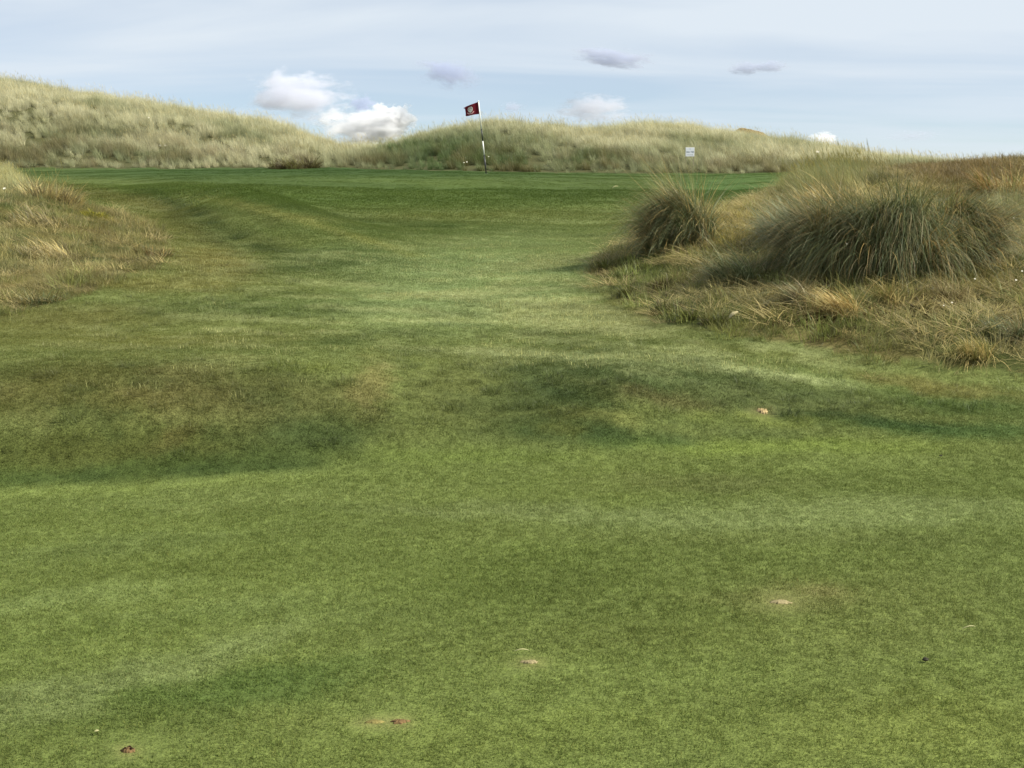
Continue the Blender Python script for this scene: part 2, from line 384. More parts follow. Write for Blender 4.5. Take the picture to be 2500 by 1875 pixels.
def rough_colour(x, y, z):
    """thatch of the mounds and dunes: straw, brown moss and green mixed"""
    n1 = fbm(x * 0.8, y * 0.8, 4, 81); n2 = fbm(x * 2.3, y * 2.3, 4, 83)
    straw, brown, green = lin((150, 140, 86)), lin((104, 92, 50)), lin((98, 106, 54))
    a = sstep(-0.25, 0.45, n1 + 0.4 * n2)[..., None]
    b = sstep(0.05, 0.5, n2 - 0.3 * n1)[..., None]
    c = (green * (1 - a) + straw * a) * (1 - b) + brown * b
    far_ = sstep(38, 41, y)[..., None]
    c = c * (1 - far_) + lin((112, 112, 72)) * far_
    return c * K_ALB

# ------------------------------------------------------------------ materials
def new_mat(name):
    m = bpy.data.materials.new(name); m.use_nodes = True
    n = m.node_tree.nodes; l = m.node_tree.links
    n.clear()
    return m, n, l

def simple_mat(name, col, rough=0.6, spec=0.4, noise=0.0, nscale=20.0):
    m, n, l = new_mat(name)
    o = n.new('ShaderNodeOutputMaterial'); p = n.new('ShaderNodeBsdfPrincipled')
    p.inputs['Roughness'].default_value = rough
    p.inputs['Specular IOR Level'].default_value = spec
    if noise:
        t = n.new('ShaderNodeTexCoord'); z = n.new('ShaderNodeTexNoise')
        z.inputs['Scale'].default_value = nscale; z.inputs['Detail'].default_value = 5
        l.new(t.outputs['Object'], z.inputs['Vector'])
        mr = n.new('ShaderNodeMapRange'); mr.inputs['To Min'].default_value = 1 - noise; mr.inputs['To Max'].default_value = 1 + noise
        mr.inputs['From Min'].default_value = 0.3; mr.inputs['From Max'].default_value = 0.7
        l.new(z.outputs['Fac'], mr.inputs['Value'])
        vm = n.new('ShaderNodeVectorMath'); vm.operation = 'SCALE'
        vm.inputs[0].default_value = tuple(col[:3])
        l.new(mr.outputs[0], vm.inputs['Scale'])
        l.new(vm.outputs[0], p.inputs['Base Color'])
    else:
        p.inputs['Base Color'].default_value = tuple(col[:3]) + (1,)
    l.new(p.outputs[0], o.inputs['Surface'])
    return m

def grass_mat(name, instanced, transl=0.35, rough=0.55, spec=0.25):
    m, n, l = new_mat(name)
    o = n.new('ShaderNodeOutputMaterial')
    a = n.new('ShaderNodeAttribute'); a.attribute_name = 'bcol'
    src = a.outputs['Color']
    if instanced:
        t = n.new('ShaderNodeAttribute'); t.attribute_name = 'tint'; t.attribute_type = 'INSTANCER'
        mx = n.new('ShaderNodeVectorMath'); mx.operation = 'MULTIPLY'
        l.new(a.outputs['Color'], mx.inputs[0]); l.new(t.outputs['Color'], mx.inputs[1])
        src = mx.outputs[0]
    p = n.new('ShaderNodeBsdfPrincipled')
    p.inputs['Roughness'].default_value = rough
    p.inputs['Specular IOR Level'].default_value = spec
    l.new(src, p.inputs['Base Color'])
    tr = n.new('ShaderNodeBsdfTranslucent')
    l.new(src, tr.inputs['Color'])
    ms = n.new('ShaderNodeMixShader'); ms.inputs[0].default_value = transl
    l.new(p.outputs[0], ms.inputs[1]); l.new(tr.outputs[0], ms.inputs[2])
    l.new(ms.outputs[0], o.inputs['Surface'])
    return m

M_TURF = grass_mat('turf_blades', True, 0.4, 0.7, 0.06)
M_MARRAM = grass_mat('dune_grass_blades', True, 0.4, 0.5, 0.3)
M_TUSSOCK = grass_mat('tussock_blades', False, 0.25, 0.5, 0.3)

def ground_mat():
    m, n, l = new_mat('grass_ground')
    o = n.new('ShaderNodeOutputMaterial'); p = n.new('ShaderNodeBsdfPrincipled')
    p.inputs['Roughness'].default_value = 0.9; p.inputs['Specular IOR Level'].default_value = 0.1
    a = n.new('ShaderNodeAttribute'); a.attribute_name = 'gcol'
    g = n.new('ShaderNodeNewGeometry')
    z1 = n.new('ShaderNodeTexNoise'); z1.inputs['Scale'].default_value = 22; z1.inputs['Detail'].default_value = 5; z1.inputs['Roughness'].default_value = 0.65
    z2 = n.new('ShaderNodeTexNoise'); z2.inputs['Scale'].default_value = 120; z2.inputs['Detail'].default_value = 3
    l.new(g.outputs['Position'], z1.inputs['Vector']); l.new(g.outputs['Position'], z2.inputs['Vector'])
    mr1 = n.new('ShaderNodeMapRange'); mr1.inputs['From Min'].default_value = 0.3; mr1.inputs['From Max'].default_value = 0.7
    mr1.inputs['To Min'].default_value = 0.72; mr1.inputs['To Max'].default_value = 1.18
    l.new(z1.outputs['Fac'], mr1.inputs['Value'])
    mr2 = n.new('ShaderNodeMapRange'); mr2.inputs['From Min'].default_value = 0.3; mr2.inputs['From Max'].default_value = 0.7
    mr2.inputs['To Min'].default_value = 0.7; mr2.inputs['To Max'].default_value = 1.2
    l.new(z2.outputs['Fac'], mr2.inputs['Value'])
    mu = n.new('ShaderNodeMath'); mu.operation = 'MULTIPLY'
    l.new(mr1.outputs[0], mu.inputs[0]); l.new(mr2.outputs[0], mu.inputs[1])
    vm = n.new('ShaderNodeVectorMath'); vm.operation = 'SCALE'
    l.new(a.outputs['Color'], vm.inputs[0]); l.new(mu.outputs[0], vm.inputs['Scale'])
    l.new(vm.outputs[0], p.inputs['Base Color'])
    bp = n.new('ShaderNodeBump'); bp.inputs['Strength'].default_value = 0.35; bp.inputs['Distance'].default_value = 0.02
    l.new(z2.outputs['Fac'], bp.inputs['Height']); l.new(bp.outputs[0], p.inputs['Normal'])
    l.new(p.outputs[0], o.inputs['Surface'])
    return m
M_GROUND = ground_mat()

# ------------------------------------------------------------------ object helpers
def tag(o, label=None, cat=None, group=None, kind=None):
    if label: o['label'] = label
    if cat: o['category'] = cat
    if group: o['group'] = group
    if kind: o['kind'] = kind
    return o

def link(name, me, mat=None, parent=None, loc=None):
    o = bpy.data.objects.new(name, me)
    COL.objects.link(o)
    if mat is not None and me is not None: me.materials.append(mat)
    if parent is not None: o.parent = parent
    if loc is not None: o.location = loc
    return o

def empty(name, loc, rot=(0, 0, 0)):
    o = bpy.data.objects.new(name, None); COL.objects.link(o)
    o.location = loc; o.rotation_euler = rot; o.empty_display_size = 0.1
    return o

def mesh_np(name, V, FQ, col=None, smooth=False, attr='bcol'):
    """V (n,3); FQ list of (m,k) face arrays"""
    me = bpy.data.meshes.new(name)
    FQ = [f for f in FQ if len(f)]
    nl = sum(f.size for f in FQ); nf = sum(len(f) for f in FQ)
    me.vertices.add(len(V)); me.vertices.foreach_set('co', np.ascontiguousarray(V, np.float32).ravel())
    me.loops.add(nl); me.polygons.add(nf)
    li = np.concatenate([f.ravel() for f in FQ]).astype(np.int32)
    tot = np.concatenate([np.full(len(f), f.shape[1]) for f in FQ]).astype(np.int32)
    st = np.concatenate([[0], np.cumsum(tot)[:-1]]).astype(np.int32)
    me.loops.foreach_set('vertex_index', li)
    me.polygons.foreach_set('loop_start', st)
    me.polygons.foreach_set('loop_total', tot)
    if smooth: me.polygons.foreach_set('use_smooth', np.ones(nf, bool))
    me.update(calc_edges=True)
    if col is not None:
        at = me.attributes.new(attr, 'FLOAT_COLOR', 'POINT')
        c4 = np.ones((len(V), 4), np.float32); c4[:, :3] = col
        at.data.foreach_set('color', c4.ravel())
    return me

# ------------------------------------------------------------------ the ground sheet
az = np.concatenate([np.linspace(-180, -60, 40)[:-1], np.linspace(-60, -30, 80)[:-1], np.linspace(-30, 30, 440), np.linspace(30, 60, 80)[1:], np.linspace(60, 180, 40)[1:-1]])
rr = np.concatenate([[0.4, 0.9, 1.5, 2.0], np.exp(np.linspace(L(2.4), L(16), 170)), np.exp(np.linspace(L(16), L(66), 150))[1:], np.exp(np.linspace(L(66), L(4000), 60))[1:]])
A, RR = np.meshgrid(np.radians(az), rr, indexing='ij')
GX, GY = RR * np.sin(A), RR * np.cos(A)
GZ = height(GX, GY)
GZ = np.where(RR > 140, GZ * sstep(600, 140, RR) + (-1.0) * (1 - sstep(600, 140, RR)), GZ)
na, nr = A.shape
gv = np.stack([GX, GY, GZ], -1).reshape(-1, 3)
idx = np.arange(na * nr).reshape(na, nr)
nx = np.roll(idx, -1, axis=0)
quads = np.stack([idx[:, :-1], nx[:, :-1], nx[:, 1:], idx[:, 1:]], -1).reshape(-1, 4)[:, ::-1]
rm, lm, dn = zones(gv[:, 0], gv[:, 1])
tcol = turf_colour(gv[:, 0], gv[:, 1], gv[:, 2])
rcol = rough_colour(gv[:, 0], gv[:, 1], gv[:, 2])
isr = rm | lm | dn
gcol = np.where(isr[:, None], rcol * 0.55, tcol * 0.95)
# vertex normals of the whole sheet, so that its pieces shade as one
e1 = gv[quads[:, 1]] - gv[quads[:, 0]]; e2 = gv[quads[:, 2]] - gv[quads[:, 0]]
fn = np.cross(e1, e2)
vn = np.zeros_like(gv)
for k in range(4): np.add.at(vn, quads[:, k], fn)
vn /= np.maximum(np.linalg.norm(vn, axis=1, keepdims=True), 1e-12)
cx, cy = gv[quads].mean(1)[:, 0], gv[quads].mean(1)[:, 1]
frm, flm, fdn = zones(cx, cy)
fu, fv = uv_of(cx, cy)
greenf = ~frm & ~flm & ~fdn & (cy > np.interp(fu, [0, 300, 1250, 1600, 2100], [33, 28.5, 27.5, 29, 29])) & (cy < 50) & (np.abs(np.arctan2(cx, cy)) < R(40))
region = np.where(frm, 1, np.where(flm, 2, np.where(fdn, 3, np.where(greenf, 4, 0))))
for rid, nm in ((0, 'fairway'), (1, 'mound'), (2, 'mound'), (3, 'dunes'), (4, 'putting_green')):
    q = quads[region == rid]
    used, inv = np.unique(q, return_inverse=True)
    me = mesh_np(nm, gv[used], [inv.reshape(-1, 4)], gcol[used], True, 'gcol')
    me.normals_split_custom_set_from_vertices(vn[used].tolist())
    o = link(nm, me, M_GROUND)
    tag(o, kind='structure')

# ------------------------------------------------------------------ grass blades
def blades(root, hdir, length, width, lean, bend, segs, col, power=1.4, taper=1.0, twist=None, rg=None, col_tip=None):
    """many tapering, curving blades as one array. root (n,3), hdir azimuth they lean to, lean/bend in radians"""
    rg = rg or rng
    n = len(root)
    s = np.linspace(0, 1, segs + 1)
    phi = lean[:, None] + bend[:, None] * (s[None, :] ** power)
    ds = 1.0 / segs
    pm = 0.5 * (phi[:, 1:] + phi[:, :-1])
    h = np.concatenate([np.zeros((n, 1)), np.cumsum(np.sin(pm) * ds, 1)], 1) * length[:, None]
    v = np.concatenate([np.zeros((n, 1)), np.cumsum(np.cos(pm) * ds, 1)], 1) * length[:, None]
    dxy = np.stack([np.cos(hdir), np.sin(hdir)], 1)
    P = np.empty((n, segs + 1, 3))
    P[:, :, :2] = root[:, None, :2] + h[:, :, None] * dxy[:, None, :]
    P[:, :, 2] = root[:, None, 2] + v
    tw = twist if twist is not None else rg.uniform(-1.2, 1.2, n)
    side = np.stack([-np.sin(hdir + tw), np.cos(hdir + tw), np.zeros(n)], 1)
    wv = width[:, None] * (1 - (s[None, :] ** 1.6) * taper) * 0.5
    A_ = P + side[:, None, :] * wv[:, :, None]
    B_ = P - side[:, None, :] * wv[:, :, None]
    V = np.stack([A_, B_], 2)                       # n, segs+1, 2, 3
    V = V.reshape(n, -1, 3)
    V = np.concatenate([V[:, :2 * segs], P[:, -1:]], 1)   # the tip is one vertex
    nv = 2 * segs + 1
    off = (np.arange(n) * nv)[:, None]
    q = []
    for k in range(segs - 1):
        q.append(off + np.array([[2 * k, 2 * k + 1, 2 * k + 3, 2 * k + 2]]))
    Q = np.concatenate(q, 0) if q else np.zeros((0, 4), int)
    T = off + np.array([[2 * segs - 2, 2 * segs - 1, 2 * segs]])
    cc = np.repeat(col[:, None, :], nv, 1)
    if col_tip is not None:
        sv = np.concatenate([np.repeat(s[:-1], 2), [1.0]])[None, :, None]
        cc = cc * (1 - sv) + col_tip[:, None, :] * sv
    return V.reshape(-1, 3), Q, T, cc.reshape(-1, 3)

def join_blades(parts):
    V, Q, T, Cc, o = [], [], [], [], 0
    for (v, q, t, c) in parts:
        V.append(v); Q.append(q + o); T.append(t + o); Cc.append(c); o += len(v)
    return np.concatenate(V), [np.concatenate(Q), np.concatenate(T)], np.concatenate(Cc)

def source(name, parts, mat):
    V, FF, c = join_blades(parts)
    me = mesh_np(name, V, FF, c)
    me.materials.append(mat)
    return bpy.data.objects.new(name, me)           # never linked: only lends its mesh

def turf_tile(name, size, n, h0, h1, w, seed, mat=None, lean_max=1.15, straw=0.06):
    g = np.random.default_rng(seed)
    # blades in little tufts
    nc = max(6, n // 4)
    cxy = g.uniform(-size / 2, size / 2, (nc, 2))
    own = g.integers(0, nc, n)
    root = np.zeros((n, 3))
    root[:, :2] = cxy[own] + g.normal(0, size * 0.06, (n, 2))
    tuftv = g.normal(1, 0.08, nc)
    ln = g.uniform(h0, h1, n) * np.clip(tuftv[own], 0.6, 1.5)
    col = np.ones((n, 3)) * g.normal(1, 0.11, n).clip(0.5, 1.6)[:, None] * np.clip(tuftv[own], 0.7, 1.35)[:, None]
    st = g.random(n) < straw
    col[st] *= np.array([1.6, 1.35, 1.4])
    dk = g.random(n) < 0.15
    col[dk] *= np.array([0.8, 0.92, 0.8])
    p = blades(root, g.uniform(0, 2 * math.pi, n), ln, np.full(n, w) * g.uniform(0.7, 1.2, n), g.uniform(0.05, lean_max, n), g.uniform(0.1, 1.0, n), 2, col, rg=g)
    return source(name, [p], mat or M_TURF)

def scatter(name, x, y, z, rot, scl, tint, idx, sources):
    """one object whose geometry nodes put a small clump mesh on every point"""
    n = len(x)
    me = bpy.data.meshes.new(name)
    me.vertices.add(n)
    me.vertices.foreach_set('co', np.stack([x, y, z], 1).astype(np.float32).ravel())
    a = me.attributes.new('rot', 'FLOAT_VECTOR', 'POINT'); a.data.foreach_set('vector', np.asarray(rot, np.float32).ravel())
    a = me.attributes.new('scl', 'FLOAT_VECTOR', 'POINT'); a.data.foreach_set('vector', np.asarray(scl, np.float32).ravel())
    a = me.attributes.new('pick', 'INT', 'POINT'); a.data.foreach_set('value', np.asarray(idx, np.int32))
    c4 = np.ones((n, 4), np.float32); c4[:, :3] = tint
    a = me.attributes.new('tint', 'FLOAT_COLOR', 'POINT'); a.data.foreach_set('color', c4.ravel())
    o = link(name, me)
    for m in {s.data.materials[0].name: s.data.materials[0] for s in sources}.values(): me.materials.append(m)
    ng = bpy.data.node_groups.new(name + '_scatter', 'GeometryNodeTree')
    ng.interface.new_socket('Geometry', in_out='INPUT', socket_type='NodeSocketGeometry')
    ng.interface.new_socket('Geometry', in_out='OUTPUT', socket_type='NodeSocketGeometry')
    N, K = ng.nodes, ng.links
    gi = N.new('NodeGroupInput'); go = N.new('NodeGroupOutput')
    jn = N.new('GeometryNodeJoinGeometry')
    for s in reversed(sources):
        oi = N.new('GeometryNodeObjectInfo'); oi.inputs['Object'].default_value = s
        oi.inputs['As Instance'].default_value = False
        ti = N.new('GeometryNodeGeometryToInstance')
        K.new(oi.outputs['Geometry'], ti.inputs[0]); K.new(ti.outputs[0], jn.inputs[0])
    ip = N.new('GeometryNodeInstanceOnPoints')
    ip.inputs['Pick Instance'].default_value = True
    def attr(nm, ty):
        q = N.new('GeometryNodeInputNamedAttribute'); q.data_type = ty; q.inputs['Name'].default_value = nm
        return q.outputs['Attribute']
    K.new(gi.outputs[0], ip.inputs['Points']); K.new(jn.outputs[0], ip.inputs['Instance'])
    K.new(attr('pick', 'INT'), ip.inputs['Instance Index'])
    er = N.new('FunctionNodeEulerToRotation'); K.new(attr('rot', 'FLOAT_VECTOR'), er.inputs[0]); K.new(er.outputs[0], ip.inputs['Rotation'])
    K.new(attr('scl', 'FLOAT_VECTOR'), ip.inputs['Scale'])
    K.new(ip.outputs[0], go.inputs[0])
    md = o.modifiers.new('scatter', 'NODES'); md.node_group = ng
    tag(o, kind='stuff')
    return o

def grid_pts(y0, y1, step, seed, margin=1.06, pad=0.25, jit=1.0):
    """jittered points over the wedge of ground the camera sees (with a margin)"""
    g = np.random.default_rng(seed)
    hw = y1 * 0.4311 / 0.97 * margin + pad
    gx, gy = np.meshgrid(np.arange(-hw, hw, step), np.arange(y0, y1, step))
    gx = gx.ravel() + g.uniform(-.5, .5, gx.size) * step * jit; gy = gy.ravel() + g.uniform(-.5, .5, gy.size) * step * jit
    k = np.abs(gx) < (np.maximum(gy, 0) * 0.4311 / 0.97 * margin + pad)
    return gx[k], gy[k]

def normals_at(x, y, e=0.15):
    zx = (height(x + e, y) - height(x - e, y)) / (2 * e); zy = (height(x, y + e) - height(x, y - e)) / (2 * e)
    return zx, zy

DIVOTS = [(1903, 1471, .075), (1293, 1618, .055), (1862, 1005, .11), (975, 1764, .055), (913, 1764, .045), (313, 1834, .055)]
# --- mown turf
near_t = [turf_tile('turf_tile_near', 0.14, 210, 0.007, 0.016, 0.0022, 100 + k) for k in range(4)]
mid_t = [turf_tile('turf_tile_mid', 0.30, 280, 0.010, 0.022, 0.0042, 110 + k) for k in range(4)]
far_t = [turf_tile('turf_tile_far', 0.7, 420, 0.012, 0.026, 0.009, 120 + k) for k in range(3)]
def lay_turf(name, y0, y1, step, srcs, seed, green=None):
    x, y = grid_pts(y0, y1, step, seed, jit=0.8, pad=2.2 if y1 < 13 else 3.0)
    rm, lm, dn = zones(x, y)
    k = ~(rm | lm | dn)
    x, y = x[k], y[k]
    u, v = uv_of(x, y)
    isg = (y > np.interp(u, [0, 300, 1250, 1600, 2100], [33, 28.5, 27.5, 29, 29]))
    if green is not None:
        k = isg == green
        x, y = x[k], y[k]
    z = height(x, y)
    zx, zy = normals_at(x, y)
    g = np.random.default_rng(seed + 1)
    n = len(x)
    rot = np.zeros((n, 3)); rot[:, 0] = np.arctan(zy); rot[:, 1] = -np.arctan(zx); 
    rot[:, 2] = 0
    s = g.uniform(0.85, 1.15, n)
    hs = s * (1 + 0.12 * fbm(x * 1.3, y * 1.3, 3, 91))
    # longer on the banks
    if green: hs = hs * 0.4
    for (a, b, rad) in DIVOTS:
        p = ground_at(a, b)
        d = np.hypot(x - p.x, y - p.y)
        hs = np.where(d < rad + 0.05, hs * 0.4, hs)
    scl = np.stack([s, s, hs.clip(0.3, 2)], 1)
    flip = g.random(n) < 0.5
    scl[flip, 0] *= -1
    flip = g.random(n) < 0.5
    scl[flip, 1] *= -1
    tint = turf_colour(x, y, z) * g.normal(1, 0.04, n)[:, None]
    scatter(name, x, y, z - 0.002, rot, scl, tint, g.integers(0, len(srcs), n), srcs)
lay_turf('turf_grass', 2.0, 7.0, 0.062, near_t, 201)
lay_turf('turf_grass', 7.0, 12.0, 0.075, near_t, 202)
lay_turf('turf_grass', 12.0, 20.0, 0.14, mid_t, 203)
lay_turf('turf_grass', 20.0, 44.0, 0.3, far_t, 205, green=False)
lay_turf('green_grass', 26.0, 44.0, 0.36, far_t, 207, green=True)

# --- clumps for dunes and rough
def marram_clump(name, n, rad, h0, h1, w, seed, wind=math.pi, windy=0.9, lean=0.35, bend=1.0, segs=4, straw=0.35, mat=None, heads=0):
    g = np.random.default_rng(seed)
    rr_ = rad * np.sqrt(g.random(n)); th = g.uniform(0, 2 * math.pi, n)
    root = np.zeros((n, 3)); root[:, 0] = rr_ * np.cos(th); root[:, 1] = rr_ * np.sin(th)
    hx = np.cos(th) * 0.8 + windy * math.cos(wind) + g.normal(0, 0.5, n); hy = np.sin(th) * 0.8 + windy * math.sin(wind) + g.normal(0, 0.5, n)
    hd = np.arctan2(hy, hx)
    ln = g.uniform(h0, h1, n)
    col = np.ones((n, 3)) * g.normal(1, 0.15, n).clip(0.6, 1.5)[:, None]
    st = g.random(n) < straw
    col[st] *= np.array([1.32, 1.27, 1.25])
    ps = [blades(root, hd, ln, np.full(n, w) * g.uniform(0.6, 1.2, n), np.abs(g.normal(0, lean, n)) + (0.95 if name.startswith('lying') else 0), g.uniform(0.2, 1, n) * bend, segs, col, rg=g)]
    if name.startswith('lying'): ps[0][0][:, 2] += 0.035
    if heads:
        # flowering stalks: a thin stem with a pale spike
        m = heads
        r2 = np.zeros((m, 3)); r2[:, :2] = g.normal(0, rad * 0.6, (m, 2))
        h2 = np.arctan2(math.sin(wind) * windy + g.normal(0, .5, m), math.cos(wind) * windy + g.normal(0, .5, m))
        l2 = g.uniform(h1 * 0.9, h1 * 1.3, m)
        c2 = np.ones((m, 3)) * np.array([1.3, 1.2, 1.1])
        le = np.abs(g.normal(0, 0.15, m)); be = g.uniform(0.1, 0.4, m)
        ps.append(blades(r2, h2, l2, np.full(m, w * 0.6), le, be, 4, c2, rg=g, taper=0.4))
        tip = np.empty((m, 3))
        for i in range(m):
            v = blades(r2[i:i+1], h2[i:i+1], l2[i:i+1] * 0.86, np.array([0.001]), le[i:i+1], be[i:i+1], 4, c2[i:i+1], rg=g)[0]
            tip[i] = v[-1]
        for tw in (0.0, 1.5):
            ps.append(blades(tip, h2, l2 * 0.2, np.full(m, w * 1.3), le + be, np.full(m, 0.1), 3, c2 * np.array([1.15, 1.1, 1.0]), rg=g, twist=np.full(m, tw)))
    return source(name, ps, mat or M_MARRAM)

far_m = [marram_clump('dune_clump', 110, 0.16, 0.35, 0.75, 0.010, 300 + k, windy=0.6, lean=0.32, bend=1.0, heads=2) for k in range(4)]
far_m += [marram_clump('dune_clump_bent', 110, 0.18, 0.4, 0.85, 0.010, 310 + k, windy=1.1, lean=0.4, bend=1.4, heads=1) for k in range(2)]
low_m = [marram_clump('rough_clump', 80, 0.12, 0.07, 0.19, 0.005, 320 + k, windy=0.5, lean=0.85, bend=1.5, segs=3, straw=0.45) for k in range(4)]
mid_m = [marram_clump('marram_clump', 90, 0.12, 0.28, 0.6, 0.006, 330 + k, windy=0.8, lean=0.45, bend=1.3, segs=5, straw=0.35, heads=2) for k in range(4)]
moss_m = [marram_clump('short_rough_clump', 130, 0.13, 0.04, 0.12, 0.005, 340 + k, windy=0.2, lean=0.9, bend=0.9, segs=2, straw=0.3) for k in range(3)]
flat_m = [marram_clump('lying_straw_clump', 46, 0.14, 0.12, 0.34, 0.0055, 360 + k, windy=0.7, lean=0.25, bend=0.9, segs=4, straw=0.6) for k in range(3)]
stalk_m = [marram_clump('dry_stalk_clump', 22, 0.09, 0.015, 0.045, 0.0035, 350 + k, windy=0.2, lean=0.25, bend=0.5, segs=2, straw=0.5) for k in range(3)]

def lay_dunes():
    x, y = grid_pts(40.5, 66, 0.28, 401, margin=1.12, pad=2)
    rm, lm, dn = zones(x, y)
    u, v = uv_of(x, y)
    cd = np.interp(u, DUNE[:, 0], DUNE[:, 3])
    k = (dn | ((rm | lm) & (y > 38))) & (y < cd + 4)
    x, y, u, cd = x[k], y[k], u[k], cd[k]
    z = height(x, y)
    g = np.random.default_rng(403)
    n = len(x)
    back = np.interp(u, BACK[:, 0], BACK[:, 1])
    t = np.clip((y - back) / (cd - back), 0, 1)       # 0 foot, 1 crest
    px, py = project(x, y, z)
    n1 = fbm(x * 0.35, y * 0.35, 4, 405); n2 = fbm(x * 1.1, y * 1.1, 3, 407)
    straw, olive, green, brown = lin((168, 166, 134)), lin((148, 148, 114)), lin((76, 94, 52)), lin((104, 90, 58))
    w = sstep(-0.35, 0.4, n1 + 0.5 * n2 + (t - 0.45) * 0.9)[:, None]
    c = olive * (1 - w) + straw * w
    gr = (sstep(0.1, 0.45, -n1 + 0.4 * n2) * 0.6 * (1 - 0.7 * t))
    # greener flank of the middle dune, greyer foot behind the flag and right of it
    fl = np.exp(-((px - 1070) / 190) ** 2) * sstep(0.85, 0.45, t)
    fr = np.exp(-((px - 1500) / 260) ** 2) * sstep(0.6, 0.1, t) * 0.5
    gr = np.clip(gr + 0.95 * fl + fr, 0, 1)[:, None]
    c = c * (1 - gr) + green * gr
    br = (sstep(0.05, 0.45, n2 - 0.2 * n1) * 0.6 * sstep(0.6, 0.1, t))[:, None]
    c = c * (1 - br) + brown * br
    c = c * g.normal(1, 0.1, n).clip(0.7, 1.3)[:, None]
    # gaps between the tussocks
    keep = g.random(n) < (0.35 + 0.65 * sstep(-0.3, 0.15, n2 + 0.7 * (t - 0.3)))
    s = g.uniform(0.7, 1.15, n) * (0.8 + 0.35 * n2 + 0.12 * t) * (0.7 + 0.3 * sstep(0, 0.12, t))
    s = (s * 0.8).clip(0.28, 0.95)
    pick = np.where(g.random(n) < 0.3 + 0.5 * sstep(1350, 1600, px), g.integers(4, 6, n), g.integers(0, 4, n))
    rot = np.zeros((n, 3)); rot[:, 2] = g.normal(0, 0.5, n)
    scl = np.stack([s * 1.1, s * 1.1, s], 1)
    for lo, hi in ((-4000, 880), (880, 1330), (1330, 9000)):
        q = keep & (u >= lo) & (u < hi)
        scatter('dune_grass', x[q], y[q], z[q] - 0.02, rot[q], scl[q], (c * K_ALB * 1.36)[q], pick[q], far_m)
lay_dunes()

